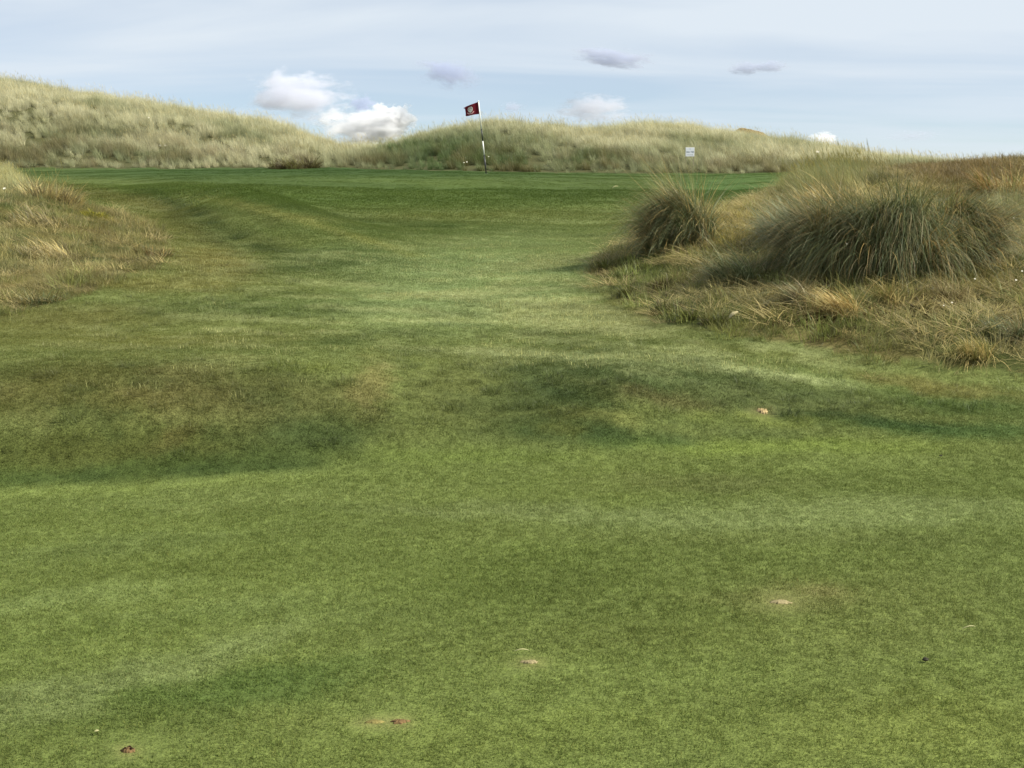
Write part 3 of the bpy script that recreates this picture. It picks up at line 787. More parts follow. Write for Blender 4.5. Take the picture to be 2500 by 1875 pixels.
def lay_mounds():
    x, y = grid_pts(7.0, 40, 0.15, 411, margin=1.1, pad=2.2)
    gj = np.random.default_rng(412)
    rm0, lm0, dn0 = zones(x, y)
    rm, lm, dn = zones(x + gj.normal(0, 0.2, len(x)) + 0.1 * gj.standard_exponential(len(x)) * gj.choice([-1, 1], len(x)), y + gj.normal(0.05, 0.3, len(x)))
    rm, lm = rm | rm0, (lm | lm0) & ~(rm | rm0)
    k = (rm | lm) & (y < 41)
    out = (~(rm0 | lm0))[k]
    x, y, rm, lm = x[k], y[k], rm[k], lm[k]
    z = height(x, y)
    px, py = project(x, y, z)
    u, v = uv_of(x, y)
    g = np.random.default_rng(413)
    n = len(x)
    n1 = fbm(x * 0.7, y * 0.7, 4, 415); n2 = fbm(x * 2.2, y * 2.2, 3, 417); n3 = fbm(x * 4, y * 4, 2, 419)
    far = sstep(17, 24, y)
    # thin the hidden and far part
    keep = g.random(n) < np.where(y > 20, 0.45, 1.0)
    straw, tan, brown, green, grey = lin((166, 158, 108)), lin((138, 128, 78)), lin((104, 94, 52)), lin((98, 108, 52)), lin((134, 138, 100))
    w = sstep(-0.3, 0.35, n1 + 0.5 * n2)[:, None]
    c = tan * (1 - w) + straw * w
    w = (sstep(0.0, 0.4, n2 - 0.5 * n1) * 0.75)[:, None]; c = c * (1 - w) + brown * w
    w = (sstep(0.0, 0.4, n3 - 0.4 * n1) * 0.7)[:, None]; c = c * (1 - w) + green * w
    def blob(a, b, rx, ry): return np.exp(-(((px - a) / rx) ** 2 + ((py - b) / ry) ** 2))
    # green mossy skirt of the right mound, brown heath at its right top
    sk = (blob(1900, 820, 420, 40) + blob(1560, 700, 110, 60) + blob(1600, 640, 60, 40)).clip(0, 1)[:, None] * 0.75
    c = c * (1 - sk) + green * sk
    hb = (blob(2420, 440, 260, 70) + blob(2250, 400, 160, 25)).clip(0, 1)[:, None] * 0.9
    c = c * (1 - hb) + lin((108, 90, 56)) * hb
    gg = (blob(2450, 520, 120, 60) + blob(2000, 430, 160, 40) * .7).clip(0, 1)[:, None] * 0.5
    c = c * (1 - gg) + grey * gg
    rs = blob(1760, 560, 130, 60)[:, None] * 0.6
    c = c * (1 - rs) + lin((170, 150, 84)) * rs
    lf = (lm * sstep(520, 440, py))[:, None] * 0.6
    c = c * (1 - lf) + lin((172, 168, 120)) * lf
    lb = (blob(330, 600, 160, 80) + blob(120, 640, 120, 60) * .6).clip(0, 1)[:, None] * lm[:, None] * 0.5
    c = c * (1 - lb) + lin((126, 116, 72)) * lb
    c = c * g.normal(1, 0.24, n).clip(0.5, 1.6)[:, None] * K_ALB * 1.18 * np.array([0.97, 1.0, 1.0])
    # how tall it grows
    tall = np.zeros(n)
    tall += lm * (blob(20, 440, 150, 40) * .7 + blob(150, 480, 60, 25) * .55)
    tall += rm * (sstep(19, 23, y) * 0.7 * sstep(2250, 2100, u) + blob(2460, 520, 90, 60) * .5 + blob(1980, 450, 150, 45) * .6 + blob(2080, 480, 130, 40) * .2)
    tall = tall.clip(0, 1.2)
    edge = rm * (sstep(880, 760, py)) + lm * 1.0
    pick_tall = ((tall + 0.3 * n2) > 0.42) & ~out
    short = (~pick_tall) & ((g.random(n) < np.where(lm, 0.6, 0.45)) | (sk[:, 0] > 0.35) | (out & (g.random(n) < 0.8)))
    idx = np.where(pick_tall, 4 + g.integers(0, 4, n), np.where(short, 8 + g.integers(0, 3, n), g.integers(0, 4, n)))
    s = g.uniform(0.75, 1.25, n) * (1 + 0.5 * n3)
    s = np.where(pick_tall, s * (0.35 + 0.35 * tall), s)
    s = s * np.where(lm & ~pick_tall, 0.85, 1.0)
    s = np.where(out, s * 0.55, s)
    s = s.clip(0.3, 1.6)
    rot = np.zeros((n, 3)); zx, zy = normals_at(x, y)
    rot[:, 0] = np.arctan(zy) * 0.7; rot[:, 1] = -np.arctan(zx) * 0.7
    spin = np.where(pick_tall, g.normal(0, 0.5, n), g.uniform(-2.2, 2.2, n))
    rot[:, 2] = spin
    scl = np.stack([s, s, s], 1)
    srcs = low_m + mid_m + moss_m + flat_m
    lay = (~pick_tall) & (g.random(n) < 0.26 - 0.2 * sk[:, 0] - 0.24 * hb[:, 0] - 0.1 * lm)
    idx = np.where(lay, 11 + g.integers(0, 3, n), idx)
    c = np.where(out[:, None], 0.5 * c + 0.5 * turf_colour(x, y, z) * 1.15, c)
    c = np.where(lay[:, None], lin((160, 148, 98)) * K_ALB * 1.0 * g.normal(1, 0.2, n).clip(.5, 1.5)[:, None], c)
    for msk in (rm, lm):
        q = msk & keep
        scatter('rough_grass', x[q], y[q], z[q] - 0.01, rot[q], scl[q], c[q], idx[q], srcs)
lay_mounds()

# pale dry stalks standing in the semi-rough in front of the mound and on the short banks
def lay_stalks():
    x, y = grid_pts(6.4, 20, 0.12, 421)
    rm, lm, dn = zones(x, y)
    z = height(x, y); px, py = project(x, y, z)
    def blob(a, b, rx, ry): return np.exp(-(((px - a) / rx) ** 2 + ((py - b) / ry) ** 2))
    d = blob(1400, 770, 200, 40) + .8 * blob(1800, 897, 170, 14) + .7 * blob(1480, 880, 170, 9) + .6 * blob(1050, 722, 130, 16) + .7 * blob(2000, 870, 350, 22) + .4 * blob(1200, 640, 220, 40) + .3 * blob(560, 830, 300, 30) + .12 * blob(500, 960, 400, 70) + .6 * blob(1250, 850, 200, 22) + .5 * blob(420, 680, 120, 50) + .35 * blob(2250, 920, 200, 22)
    g = np.random.default_rng(423)
    k = ~(rm | lm | dn) & (g.random(len(x)) < d * (0.75 + 0.8 * fbm(x * 2.5, y * 0.9, 3, 425)))
    x, y, z = x[k], y[k], z[k]; n = len(x)
    col = np.ones((n, 3)) * lin((166, 166, 108)) * K_ALB * g.normal(1, 0.15, n).clip(.6, 1.4)[:, None]
    s = g.uniform(0.6, 1.2, n)
    rot = np.zeros((n, 3)); rot[:, 2] = g.uniform(0, 6.28, n)
    scatter('dry_grass', x, y, z, rot, np.stack([s, s, s], 1), col, g.integers(0, 3, n), stalk_m)
lay_stalks()

# tufty semi-rough on the banks
def lay_tufts():
    x, y = grid_pts(5.9, 18, 0.13, 431)
    rm, lm, dn = zones(x, y)
    z = height(x, y); px, py = project(x, y, z)
    def blob(a, b, rx, ry): return np.exp(-(((px - a) / rx) ** 4 + ((py - b) / ry) ** 4))
    d = .8 * blob(300, 1010, 620, 120) + .7 * blob(1600, 980, 480, 90) + .5 * blob(1250, 960, 250, 90) + .5 * blob(450, 700, 350, 110) + .3 * blob(1100, 800, 500, 60) + .6 * blob(2200, 960, 400, 40)
    g = np.random.default_rng(433)
    k = ~(rm | lm | dn) & (g.random(len(x)) < d * (0.6 + 0.9 * fbm(x * 2.2, y * 2.2, 3, 435)))
    x, y, z = x[k], y[k], z[k]; n = len(x)
    col = turf_colour(x, y, z) * g.normal(1.12, 0.16, n).clip(.6, 1.6)[:, None]
    s = g.uniform(0.28, 0.55, n)
    rot = np.zeros((n, 3)); rot[:, 2] = g.uniform(0, 6.28, n)
    scatter('semi_rough_grass', x, y, z, rot, np.stack([s * 1.2, s * 1.2, s], 1), col, g.integers(0, 3, n), moss_m)
lay_tufts()

# ------------------------------------------------------------------ marram tussocks one can tell apart
def tussock(px, py, n, rx, ry, h0, h1, w, cols, label, wind=math.pi, windy=1.0, lean=0.35, bend0=0.9, bend1=2.2, seed=1, group=None, name='marram_tussock', cat='grass tussock', segs=8, core=0.5, yoff=0.0, dome=0.0, spread=0.8):
    """fountain of drooping blades. cols: list of (sRGB, share)"""
    g = np.random.default_rng(seed)
    p0 = ground_at(px, py)
    p0.y += yoff
    p0.z = float(height(np.array([p0.x]), np.array([p0.y]))[0])
    rd = np.power(g.random(n), core); th = g.uniform(0, 2 * math.pi, n)
    root = np.zeros((n, 3)); root[:, 0] = rx * rd * np.cos(th); root[:, 1] = ry * rd * np.sin(th)
    root[:, 2] = height(root[:, 0] + p0.x, root[:, 1] + p0.y) - p0.z - 0.03 + dome * (1 - rd ** 2)
    hx = np.cos(th) * spread * rd + windy * math.cos(wind) + g.normal(0, 0.3, n)
    hy = np.sin(th) * spread * rd + windy * math.sin(wind) + g.normal(0, 0.3, n)
    # tufts of blades that hang together
    nt = max(8, n // 40)
    tx, ty = g.uniform(-1, 1, nt), g.uniform(-1, 1, nt)
    own = np.argmin((rd * np.cos(th))[:, None] * -2 * tx[None, :] + tx[None, :] ** 2 + (rd * np.sin(th))[:, None] * -2 * ty[None, :] + ty[None, :] ** 2, 1)
    ta = g.normal(0, 0.42, nt); tl = g.normal(1, 0.28, nt); tb = g.normal(1, 0.2, nt)
    hd = np.arctan2(hy, hx) + ta[own]
    ln = g.uniform(h0, h1, n) * tl[own].clip(0.6, 1.4)
    shares = np.array([c[1] for c in cols], float); shares /= shares.sum()
    pick = g.choice(len(cols), n, p=shares)
    tp = g.choice(len(cols), nt, p=shares)
    pick = np.where(g.random(n) < 0.45, tp[own], pick)
    pal = np.array([lin(c[0]) for c in cols])
    col = pal[pick] * K_ALB * 1.25 * g.normal(1, 0.18, n).clip(0.5, 1.6)[:, None]
    stray = g.random(n) < 0.035
    hd = np.where(stray, g.uniform(0, 2 * math.pi, n), hd)
    bb = g.uniform(bend0, bend1, n) * tb[own].clip(0.5, 1.5)
    bb = np.where(stray, bb * 0.6, bb)
    part = blades(root, hd, ln, np.full(n, w) * g.uniform(0.6, 1.25, n), np.abs(g.normal(0, lean, n)) + 0.12, bb, segs, col, power=1.25, rg=g, col_tip=col * np.array([1.12, 1.06, 0.95]))
    V, FF, cc = join_blades([part])
    me = mesh_np(name, V, FF, cc)
    o = link(name, me, M_TUSSOCK, loc=p0)
    tag(o, label, cat, group)
    return o

GREYGREEN, GREYTAN, STRAW, DARKGR, OLIVE, TAN, BROWN = (110, 118, 84), (134, 124, 92), (178, 162, 108), (74, 86, 54), (116, 116, 66), (166, 142, 88), (96, 78, 44)
GT = 'marram tussocks on the right mound'
tussock(1662, 600, 4800, 0.36, 0.30, 0.32, 0.68, 0.0062, [(GREYTAN, 3), (GREYGREEN, 4), (STRAW, .8), (DARKGR, 4), (TAN, .8)],
        'large tussock combed over to the left, standing alone at the left end of the mound', wind=math.pi * 1.06, windy=1.2, spread=0.9, lean=0.5, bend0=1.0, bend1=2.4, dome=0.34, seed=501, group=GT)
tussock(1690, 575, 420, 0.16, 0.14, 0.5, 0.9, 0.006, [(OLIVE, 3), (TAN, 2), (GREYGREEN, 3)],
        'upright thin olive tuft rising behind the lone combed tussock', windy=0.4, lean=0.25, bend0=0.2, bend1=0.9, seed=502, group=GT)
tussock(2045, 648, 5200, 0.42, 0.36, 0.35, 0.75, 0.0062, [(GREYTAN, 4), (TAN, 2), (GREYGREEN, 4), (DARKGR, 3), (STRAW, 1)],
        'broad brownish tussock falling to the left, left part of the biggest clump', wind=math.pi * 1.10, windy=1.1, spread=0.9, lean=0.5, bend0=1.1, bend1=2.5, dome=0.33, seed=503, group=GT)
tussock(2172, 668, 5800, 0.42, 0.32, 0.4, 0.8, 0.0062, [(GREYGREEN, 6), (DARKGR, 3.5), (OLIVE, 1.5), (GREYTAN, 3), (TAN, .8)],
        'dark grey green tussock hanging straight down, middle of the biggest clump', wind=math.pi * 1.32, windy=1.1, spread=0.9, lean=0.5, bend0=1.3, bend1=2.8, dome=0.42, seed=504, group=GT)
tussock(2312, 640, 4200, 0.36, 0.28, 0.35, 0.7, 0.0062, [(DARKGR, 4), (OLIVE, 3), (GREYTAN, 2.5), (TAN, 1.5), (BROWN, 1)],
        'shaggy olive tussock drooping both ways, right part of the biggest clump', wind=math.pi * 1.5, windy=0.9, spread=1.0, lean=0.5, bend0=1.3, bend1=2.8, dome=0.34, seed=505, group=GT)
tussock(1935, 590, 1300, 0.26, 0.25, 0.3, 0.6, 0.008, [(GREYGREEN, 5), ((128, 142, 118), 3), (GREYTAN, 2)],
        'feathery pale grey green tuft leaning left of the biggest clump', windy=0.9, lean=0.35, bend0=0.5, bend1=1.7, seed=506, group=GT)
tussock(2450, 470, 700, 0.3, 0.25, 0.2, 0.45, 0.008, [((150, 120, 74), 4), (OLIVE, 2), (STRAW, 2)],
        'reddish straw tuft on the brown top of the mound at the right edge', windy=0.6, lean=0.4, bend0=0.5, bend1=1.8, seed=514, group=GT)
tussock(2030, 490, 900, 0.4, 0.3, 0.15, 0.34, 0.008, [((170, 156, 108), 4), (GREYGREEN, 2), (STRAW, 3)],
        'pale shaggy tuft on the crest behind the biggest clump', windy=1.0, lean=0.4, bend0=0.6, bend1=1.8, seed=515, group=GT)
tussock(1800, 690, 900, 0.16, 0.14, 0.22, 0.5, 0.0072, [(GREYGREEN, 5), (DARKGR, 3), (GREYTAN, 1)],
        'low grey green tuft lying flat to the left in the middle of the mound slope', windy=1.3, lean=0.6, bend0=0.9, bend1=1.9, seed=507, group=GT)
tussock(1960, 740, 500, 0.11, 0.1, 0.2, 0.4, 0.0065, [(GREYTAN, 4), (GREYGREEN, 3), (BROWN, 1)],
        'small grey tuft lying flat between the flat green tuft and the straw tuft', windy=1.3, lean=0.7, bend0=0.9, bend1=1.8, seed=508, group=GT)
tussock(2060, 768, 650, 0.13, 0.1, 0.2, 0.42, 0.0065, [(STRAW, 6), (TAN, 2), (OLIVE, 1)],
        'small straw yellow tuft bowed over to the left below the biggest clump', windy=1.2, lean=0.6, bend0=1.0, bend1=1.9, seed=509, group=GT)
tussock(2185, 742, 500, 0.13, 0.1, 0.2, 0.38, 0.0072, [((138, 126, 82), 5), (OLIVE, 3), (OLIVE, 1)],
        'rusty olive tuft drooping at the foot of the biggest clump', wind=math.pi * 1.5, windy=0.6, lean=0.5, bend0=1.2, bend1=2.4, seed=510, group=GT)
tussock(2330, 728, 420, 0.16, 0.1, 0.16, 0.34, 0.0065, [((156, 146, 106), 5), (GREYTAN, 3)],
        'bleached straw tuft sprawling at the right foot of the biggest clump', wind=math.pi * 1.3, windy=0.6, lean=0.8, bend0=0.6, bend1=1.8, seed=511, group=GT)
tussock(2475, 825, 600, 0.14, 0.1, 0.18, 0.36, 0.0072, [(GREYGREEN, 4), (DARKGR, 3), (GREYTAN, 2)],
        'grey green tuft hanging at the right edge low on the mound', wind=math.pi * 1.25, windy=0.7, lean=0.5, bend0=1.0, bend1=2.3, seed=512, group=GT)
tussock(2385, 868, 320, 0.1, 0.08, 0.14, 0.3, 0.0065, [(STRAW, 4), (OLIVE, 3)],
        'thin yellow tuft arching over a dark hollow low on the mound', wind=math.pi * 1.1, windy=1.0, lean=0.7, bend0=0.8, bend1=1.8, seed=513, group=GT)
# dark mossy cushions along the edge of the mound
for i, (a, b, s, lb) in enumerate(((1475, 660, 1.0, 'dark green cushion at the left tip of the mound edge, below the lone tussock'), (1610, 705, 0.9, 'grey brown dead cushion a step up the slope from the mound edge'),
                                  (1535, 722, .8, 'dull green cushion, second from the left tip of the mound edge'), (1630, 762, 1.1, 'broad dark green cushion at the bend of the mound edge'),
                                  (1690, 778, .7, 'small dark cushion right of the broad one at the bend'), (1745, 790, .8, 'brown tipped cushion near the pale wood chip'),
                                  (2290, 738, 1.2, 'dark brown round cushion under the right part of the biggest clump'), (2255, 765, .8, 'flat brown cushion under the bleached straw tuft'))):
    brownish = i in (1, 6, 7)
    tussock(a, b, int(650 * s), 0.11 * s, 0.09 * s, 0.06, 0.14, 0.0065, [((84, 70, 40) if brownish else (74, 82, 36), 4), ((70, 64, 34), 2), (OLIVE, 1)], lb, windy=0.2, lean=0.7, bend0=0.3, bend1=1.3, seed=540 + i,
            group='mossy cushions along the mound', name='grass_cushion', cat='grass cushion', segs=3, dome=0.05 * s, spread=1.0)
# left mound
GL = 'marram tufts on the left mound'
tussock(130, 495, 900, 0.35, 0.25, 0.22, 0.42, 0.0094, [(STRAW, 5), (GREYTAN, 3), (GREYGREEN, 2)], 'pale straw tuft on the shoulder of the left mound against the green', wind=0.2, windy=0.4, lean=0.3, bend0=0.5, bend1=1.6, seed=520, group=GL)
tussock(40, 475, 1000, 0.4, 0.3, 0.18, 0.38, 0.0094, [(GREYTAN, 4), (GREYGREEN, 3), (STRAW, 3)], 'grey straw tuft on top of the left mound at the picture edge', windy=0.4, lean=0.3, bend0=0.4, bend1=1.5, seed=521, group=GL)
tussock(100, 545, 700, 0.35, 0.25, 0.12, 0.28, 0.0087, [(GREYTAN, 5), (OLIVE, 3), (STRAW, 2), (DARKGR, 1)], 'grey olive tuft halfway up the left mound below the straw tufts', windy=0.8, lean=0.4, bend0=0.6, bend1=1.7, seed=522, group=GL)
tussock(120, 625, 600, 0.3, 0.2, 0.12, 0.26, 0.0080, [((146, 140, 98), 5), (GREYTAN, 3), (STRAW, 2)], 'flattened pale grey tan tuft in the middle of the left mound face', windy=1.2, lean=0.6, bend0=0.8, bend1=1.7, seed=523, group=GL)
tussock(95, 738, 320, 0.18, 0.1, 0.08, 0.18, 0.0072, [(DARKGR, 3), ((84, 76, 38), 4), (OLIVE, 2)], 'dark olive tuft at the bottom of the left mound', windy=0.3, lean=0.6, bend0=0.5, bend1=1.6, seed=524, group=GL)
tussock(372, 622, 500, 0.2, 0.14, 0.1, 0.22, 0.0072, [(BROWN, 4), (DARKGR, 2), (TAN, 1)], 'rusty brown tuft at the right end of the left mound', windy=0.3, lean=0.6, bend0=0.5, bend1=1.6, seed=525, group=GL)
tussock(235, 532, 700, 0.22, 0.12, 0.05, 0.11, 0.0087, [((142, 138, 48), 5), ((120, 118, 40), 3)], 'yellow moss cushion on the left mound under its shoulder', windy=0.1, lean=0.7, bend0=0.3, bend1=1.0, seed=526, name='moss_cushion', cat='moss', segs=3, dome=0.06, spread=1.0)
# dark overhangs at the foot of the dunes
GD = 'dark dead clumps at the dune foot'
tussock(40, 408, 350, 0.8, 0.3, 0.15, 0.35, 0.02, [((64, 58, 36), 4), ((90, 82, 50), 3), (OLIVE, 2)], 'dark dead clump over a hollow at the far left dune foot', windy=0.3, lean=0.6, bend0=0.8, bend1=2.0, seed=530, group=GD, name='dead_grass_clump', cat='dead grass')
tussock(700, 412, 800, 0.6, 0.35, 0.25, 0.6, 0.016, [((66, 56, 34), 4), ((92, 82, 48), 3), (OLIVE, 3)], 'dark dead clump at the dune foot left of the saddle', windy=0.3, lean=0.5, bend0=1.0, bend1=2.3, seed=531, group=GD, name='dead_grass_clump', cat='dead grass')
tussock(745, 410, 700, 0.5, 0.3, 0.35, 0.75, 0.016, [((70, 60, 34), 4), (OLIVE, 3), ((96, 90, 52), 2)], 'smaller brown clump just right of the dark one left of the saddle', windy=0.3, lean=0.5, bend0=0.8, bend1=2.2, seed=532, group=GD, name='dead_grass_clump', cat='dead grass')

# ------------------------------------------------------------------ flagstick
M_WHITE = simple_mat('white_pole_paint', (0.80, 0.79, 0.72), 0.35, 0.5, 0.05, 8)
M_BLACK = simple_mat('black_pole_paint', (0.02, 0.02, 0.022), 0.35, 0.5)
M_FLAG = simple_mat('maroon_flag_cloth', lin((112, 26, 38)) * 0.8, 0.85, 0.15, 0.12, 60)
M_EMB = simple_mat('cream_flag_print', (0.72, 0.66, 0.58), 0.85, 0.1)
M_EMBP = simple_mat('pink_flag_print', (0.62, 0.36, 0.34), 0.85, 0.1)
M_EMBD = simple_mat('dark_flag_print', (0.10, 0.02, 0.03), 0.85, 0.1)
M_CUP = simple_mat('cup_plastic', (0.75, 0.75, 0.72), 0.5, 0.4)

def tube(r0, r1, z0, z1, seg=14, cap=True):
    bm = bmesh.new()
    bmesh.ops.create_cone(bm, cap_ends=cap, segments=seg, radius1=r0, radius2=r1, depth=z1 - z0, matrix=Matrix.Translation((0, 0, (z0 + z1) / 2)))
    return bm
def bm_obj(name, bm, mat, parent=None, smooth=False):
    me = bpy.data.meshes.new(name); bm.to_mesh(me); bm.free()
    if smooth: me.polygons.foreach_set('use_smooth', np.ones(len(me.polygons), bool))
    return link(name, me, mat, parent)

pf = ground_at(1187, 419, y0=30)
pf_y = 36.5
pf = Vector(((1187 - 1250) / F / (CP + (937.5 - 419) / F * SP) * pf_y, pf_y, 0))
pf.z = float(height(np.array([pf.x]), np.array([pf.y]))[0])
stick = empty('flagstick', pf, (0, R(-6.0), 0))
tag(stick, 'black and white banded flagstick with a maroon crested flag, leaning left on the green', 'flagstick')
mpp = 36.5 / F / 0.985                     # metres per photo pixel out there
LEN = 166 * mpp / math.cos(R(6))
bands = [(0.0, 0.262, M_BLACK, 'black'), (0.262, 0.452, M_WHITE, 'white'), (0.452, 0.622, M_BLACK, 'black'), (0.622, 1.0, M_WHITE, 'white')]
for (a, b, m, cn) in bands:
    bm_ = tube(0.020 - 0.003 * a, 0.020 - 0.003 * b, a * LEN + (0.0 if a else -0.1), b * LEN)
    o = bm_obj('pole_band', bm_, m, stick, True); o['label'] = cn + ' band of the pole'
bm_ = bmesh.new(); bmesh.ops.create_uvsphere(bm_, u_segments=12, v_segments=8, radius=0.022, matrix=Matrix.Translation((0, 0, LEN + 0.006)))
bm_obj('pole_cap', bm_, M_WHITE, stick, True)
# the cloth: flies to the left, top edge sagging to the fly end, corner folded back
FW, FH = 0.43, 0.355
def cloth_pt(s, t):
    """s 0 at the pole .. 1 fly end; t 0 bottom .. 1 top"""
    wob = 0.03 * math.sin(s * 7.5 + 0.6 + t * 0.8) * s + 0.045 * s * s
    x = -0.016 - FW * s * (0.965 + 0.02 * t) + 0.012 * math.sin(3.1 * t) * s
    z = LEN - 0.012 - FH * (1 - t) - s * (0.055 * t + 0.0 * (1 - t)) * 1.6 - 0.015 * s + 0.012 * math.sin(s * 6 + t) * s * (1 - t)
    if s > 0.86 and t > 0.8:               # tip of the corner turned over
        k = (s - 0.86) / 0.14 * (t - 0.8) / 0.2
        x += -0.035 * k; z -= 0.03 * k; wob += -0.03 * k
    return Vector((x, wob, z))
def cloth_mesh(nx_, ny_, th):
    bm = bmesh.new()
    for sd in (-1, 1):
        g = [[bm.verts.new(cloth_pt(i / nx_, j / ny_) + Vector((0, sd * th, 0))) for j in range(ny_ + 1)] for i in range(nx_ + 1)]
        for i in range(nx_):
            for j in range(ny_):
                f = [g[i][j], g[i + 1][j], g[i + 1][j + 1], g[i][j + 1]]
                bm.faces.new(f if sd > 0 else f[::-1])
        if sd < 0: g0 = g
    for i in range(nx_):
        for j in (0, ny_): bm.faces.new([g0[i][j], g0[i + 1][j], g[i + 1][j], g[i][j]])
    for j in range(ny_):
        for i in (0, nx_): bm.faces.new([g0[i][j], g0[i][j + 1], g[i][j + 1], g[i][j]])
    bmesh.ops.recalc_face_normals(bm, faces=bm.faces[:])
    return bm
flag = bm_obj('flag', cloth_mesh(28, 20, 0.0012), M_FLAG, stick, True)
def emblem(name, outline, mat, off, grid=8):
    """a flat print on both faces of the cloth following its folds; outline in (s, t)"""
    bm = bmesh.new()
    for sd in (-1, 1):
        cs = sum(p[0] for p in outline) / len(outline); ct = sum(p[1] for p in outline) / len(outline)
        def P(s, t): return bm.verts.new(cloth_pt(s, t) + Vector((0, sd * (0.0012 + off), 0)))
        for k in range(len(outline)):
            a, b = outline[k], outline[(k + 1) % len(outline)]
            prev = None
            for q in range(grid):
                f0, f1 = q / grid, (q + 1) / grid
                pa0, pb0 = (cs + (a[0] - cs) * f0, ct + (a[1] - ct) * f0), (cs + (b[0] - cs) * f0, ct + (b[1] - ct) * f0)
                pa1, pb1 = (cs + (a[0] - cs) * f1, ct + (a[1] - ct) * f1), (cs + (b[0] - cs) * f1, ct + (b[1] - ct) * f1)
                if q == 0: bm.faces.new([P(cs, ct), P(*pa1), P(*pb1)])
                else: bm.faces.new([P(*pa0), P(*pa1), P(*pb1), P(*pb0)])
    return bm_obj(name, bm, mat, flag)
sx, sy = 0.62, 0.50
shield = [(sx - 0.19, sy + 0.16), (sx - 0.12, sy + 0.30), (sx, sy + 0.33), (sx + 0.12, sy + 0.30), (sx + 0.19, sy + 0.16), (sx + 0.18, sy - 0.02), (sx + 0.11, sy - 0.15), (sx, sy - 0.25), (sx - 0.11, sy - 0.15), (sx - 0.18, sy - 0.02)]
emblem('shield', shield, M_EMB, 0.002, 3)
for (t0, t1, w_) in ((0.12, 0.19, 0.155), (-0.02, 0.015, 0.15), (0.235, 0.27, 0.07)):
    emblem('shield_bar', [(sx - w_, sy + t0), (sx + w_, sy + t0), (sx + w_, sy + t1), (sx - w_, sy + t1)], M_EMBD, 0.004, 2)
scr = []
for k in range(9):
    a = R(-160 + 140 * k / 8); scr.append((sx + 0.30 * math.cos(a), sy - 0.08 + 0.30 * math.sin(a)))
outer = scr; inner = [(sx + (p[0] - sx) * 0.72, sy - 0.08 + (p[1] - sy + 0.08) * 0.72) for p in scr]
bm_ = bmesh.new()
for sd in (-1, 1):
    for k in range(8):
        bm_.faces.new([bm_.verts.new(cloth_pt(*q) + Vector((0, sd * 0.0034, 0))) for q in (outer[k], outer[k + 1], inner[k + 1], inner[k])])
bm_obj('scroll', bm_, M_EMBP, flag)
# the hole
bm_ = bmesh.new()
bmesh.ops.create_cone(bm_, cap_ends=False, segments=24, radius1=0.054, radius2=0.054, depth=0.1, matrix=Matrix.Translation((0, 0, -0.05)))
cup = bm_obj('hole_cup', bm_, M_CUP); cup.location = pf + Vector((0, 0, 0.004))
tag(cup, 'white cup sunk in the green at the foot of the flagstick', 'golf hole')

# ------------------------------------------------------------------ sign
M_SIGN = simple_mat('white_sign_board', (0.80, 0.81, 0.84), 0.4, 0.4, 0.03, 6)
M_SIGNB = simple_mat('cream_sign_edge', (0.72, 0.70, 0.58), 0.5, 0.3)
M_INK = simple_mat('grey_sign_ink', (0.22, 0.25, 0.28), 0.6, 0.2)
M_INKL = simple_mat('faint_sign_ink', (0.52, 0.55, 0.62), 0.6, 0.2)
M_POST = simple_mat('weathered_wood_post', (0.34, 0.30, 0.20), 0.8, 0.2, 0.2, 14)
ysg = 43.0
def at(px, py, y):
    b = (937.5 - py) / F
    return Vector(((px - 1250) / F / (CP + b * SP) * y, y, ZC + slope(py) * y))
sg = at(1684.5, 371, ysg)
gz = float(height(np.array([sg.x]), np.array([ysg]))[0])
sign = empty('sign', (sg.x, ysg, gz))
tag(sign, 'small square white notice on two thin posts in the dune grass', 'sign')
SW = 21.5 * ysg / F / 0.985
cz = sg.z - gz
def box(name, x0, x1, y0, y1, z0, z1, mat, parent, bev=0.0):
    bm = bmesh.new()
    bmesh.ops.create_cube(bm, size=1.0, matrix=Matrix.Translation(((x0 + x1) / 2, (y0 + y1) / 2, (z0 + z1) / 2)) @ Matrix.Diagonal((x1 - x0, y1 - y0, z1 - z0, 1)))
    if bev: bmesh.ops.bevel(bm, geom=bm.edges[:], offset=bev, segments=2, affect='EDGES', profile=0.5)
    return bm_obj(name, bm, mat, parent)
h = SW / 2
board = box('board', -h, h, -0.008, 0.008, cz - h, cz + h, M_SIGNB, sign, 0.003)
box('panel', -h + 0.012, h - 0.012, -0.0115, -0.006, cz - h + 0.012, cz + h - 0.012, M_SIGN, board)
for sx_ in (-1, 1):
    box('post', sx_ * h * 0.86 - 0.012, sx_ * h * 0.86 + 0.012, 0.009, 0.033, -0.3, cz + h * 0.8, M_POST, sign, 0.003)
def text_part(name, body, size, x, z, mat, parent):
    cu = bpy.data.curves.new(name, 'FONT'); cu.body = body; cu.size = size; cu.align_x = 'CENTER'; cu.align_y = 'CENTER'; cu.extrude = 0.0008; cu.offset = 0.0015
    tmp = bpy.data.objects.new('tmp_text', cu); COL.objects.link(tmp)
    bpy.context.view_layer.update()
    me = bpy.data.meshes.new_from_object(tmp.evaluated_get(bpy.context.evaluated_depsgraph_get()))
    bpy.data.objects.remove(tmp); bpy.data.curves.remove(cu)
    me.materials.clear()
    o = link(name, me, mat, parent)
    o.rotation_euler = (R(90), 0, 0); o.location = (x, -0.0125, z)
    return o
text_part('lettering', '10th TEE', 0.078, 0, cz - 0.004, M_INK, board)
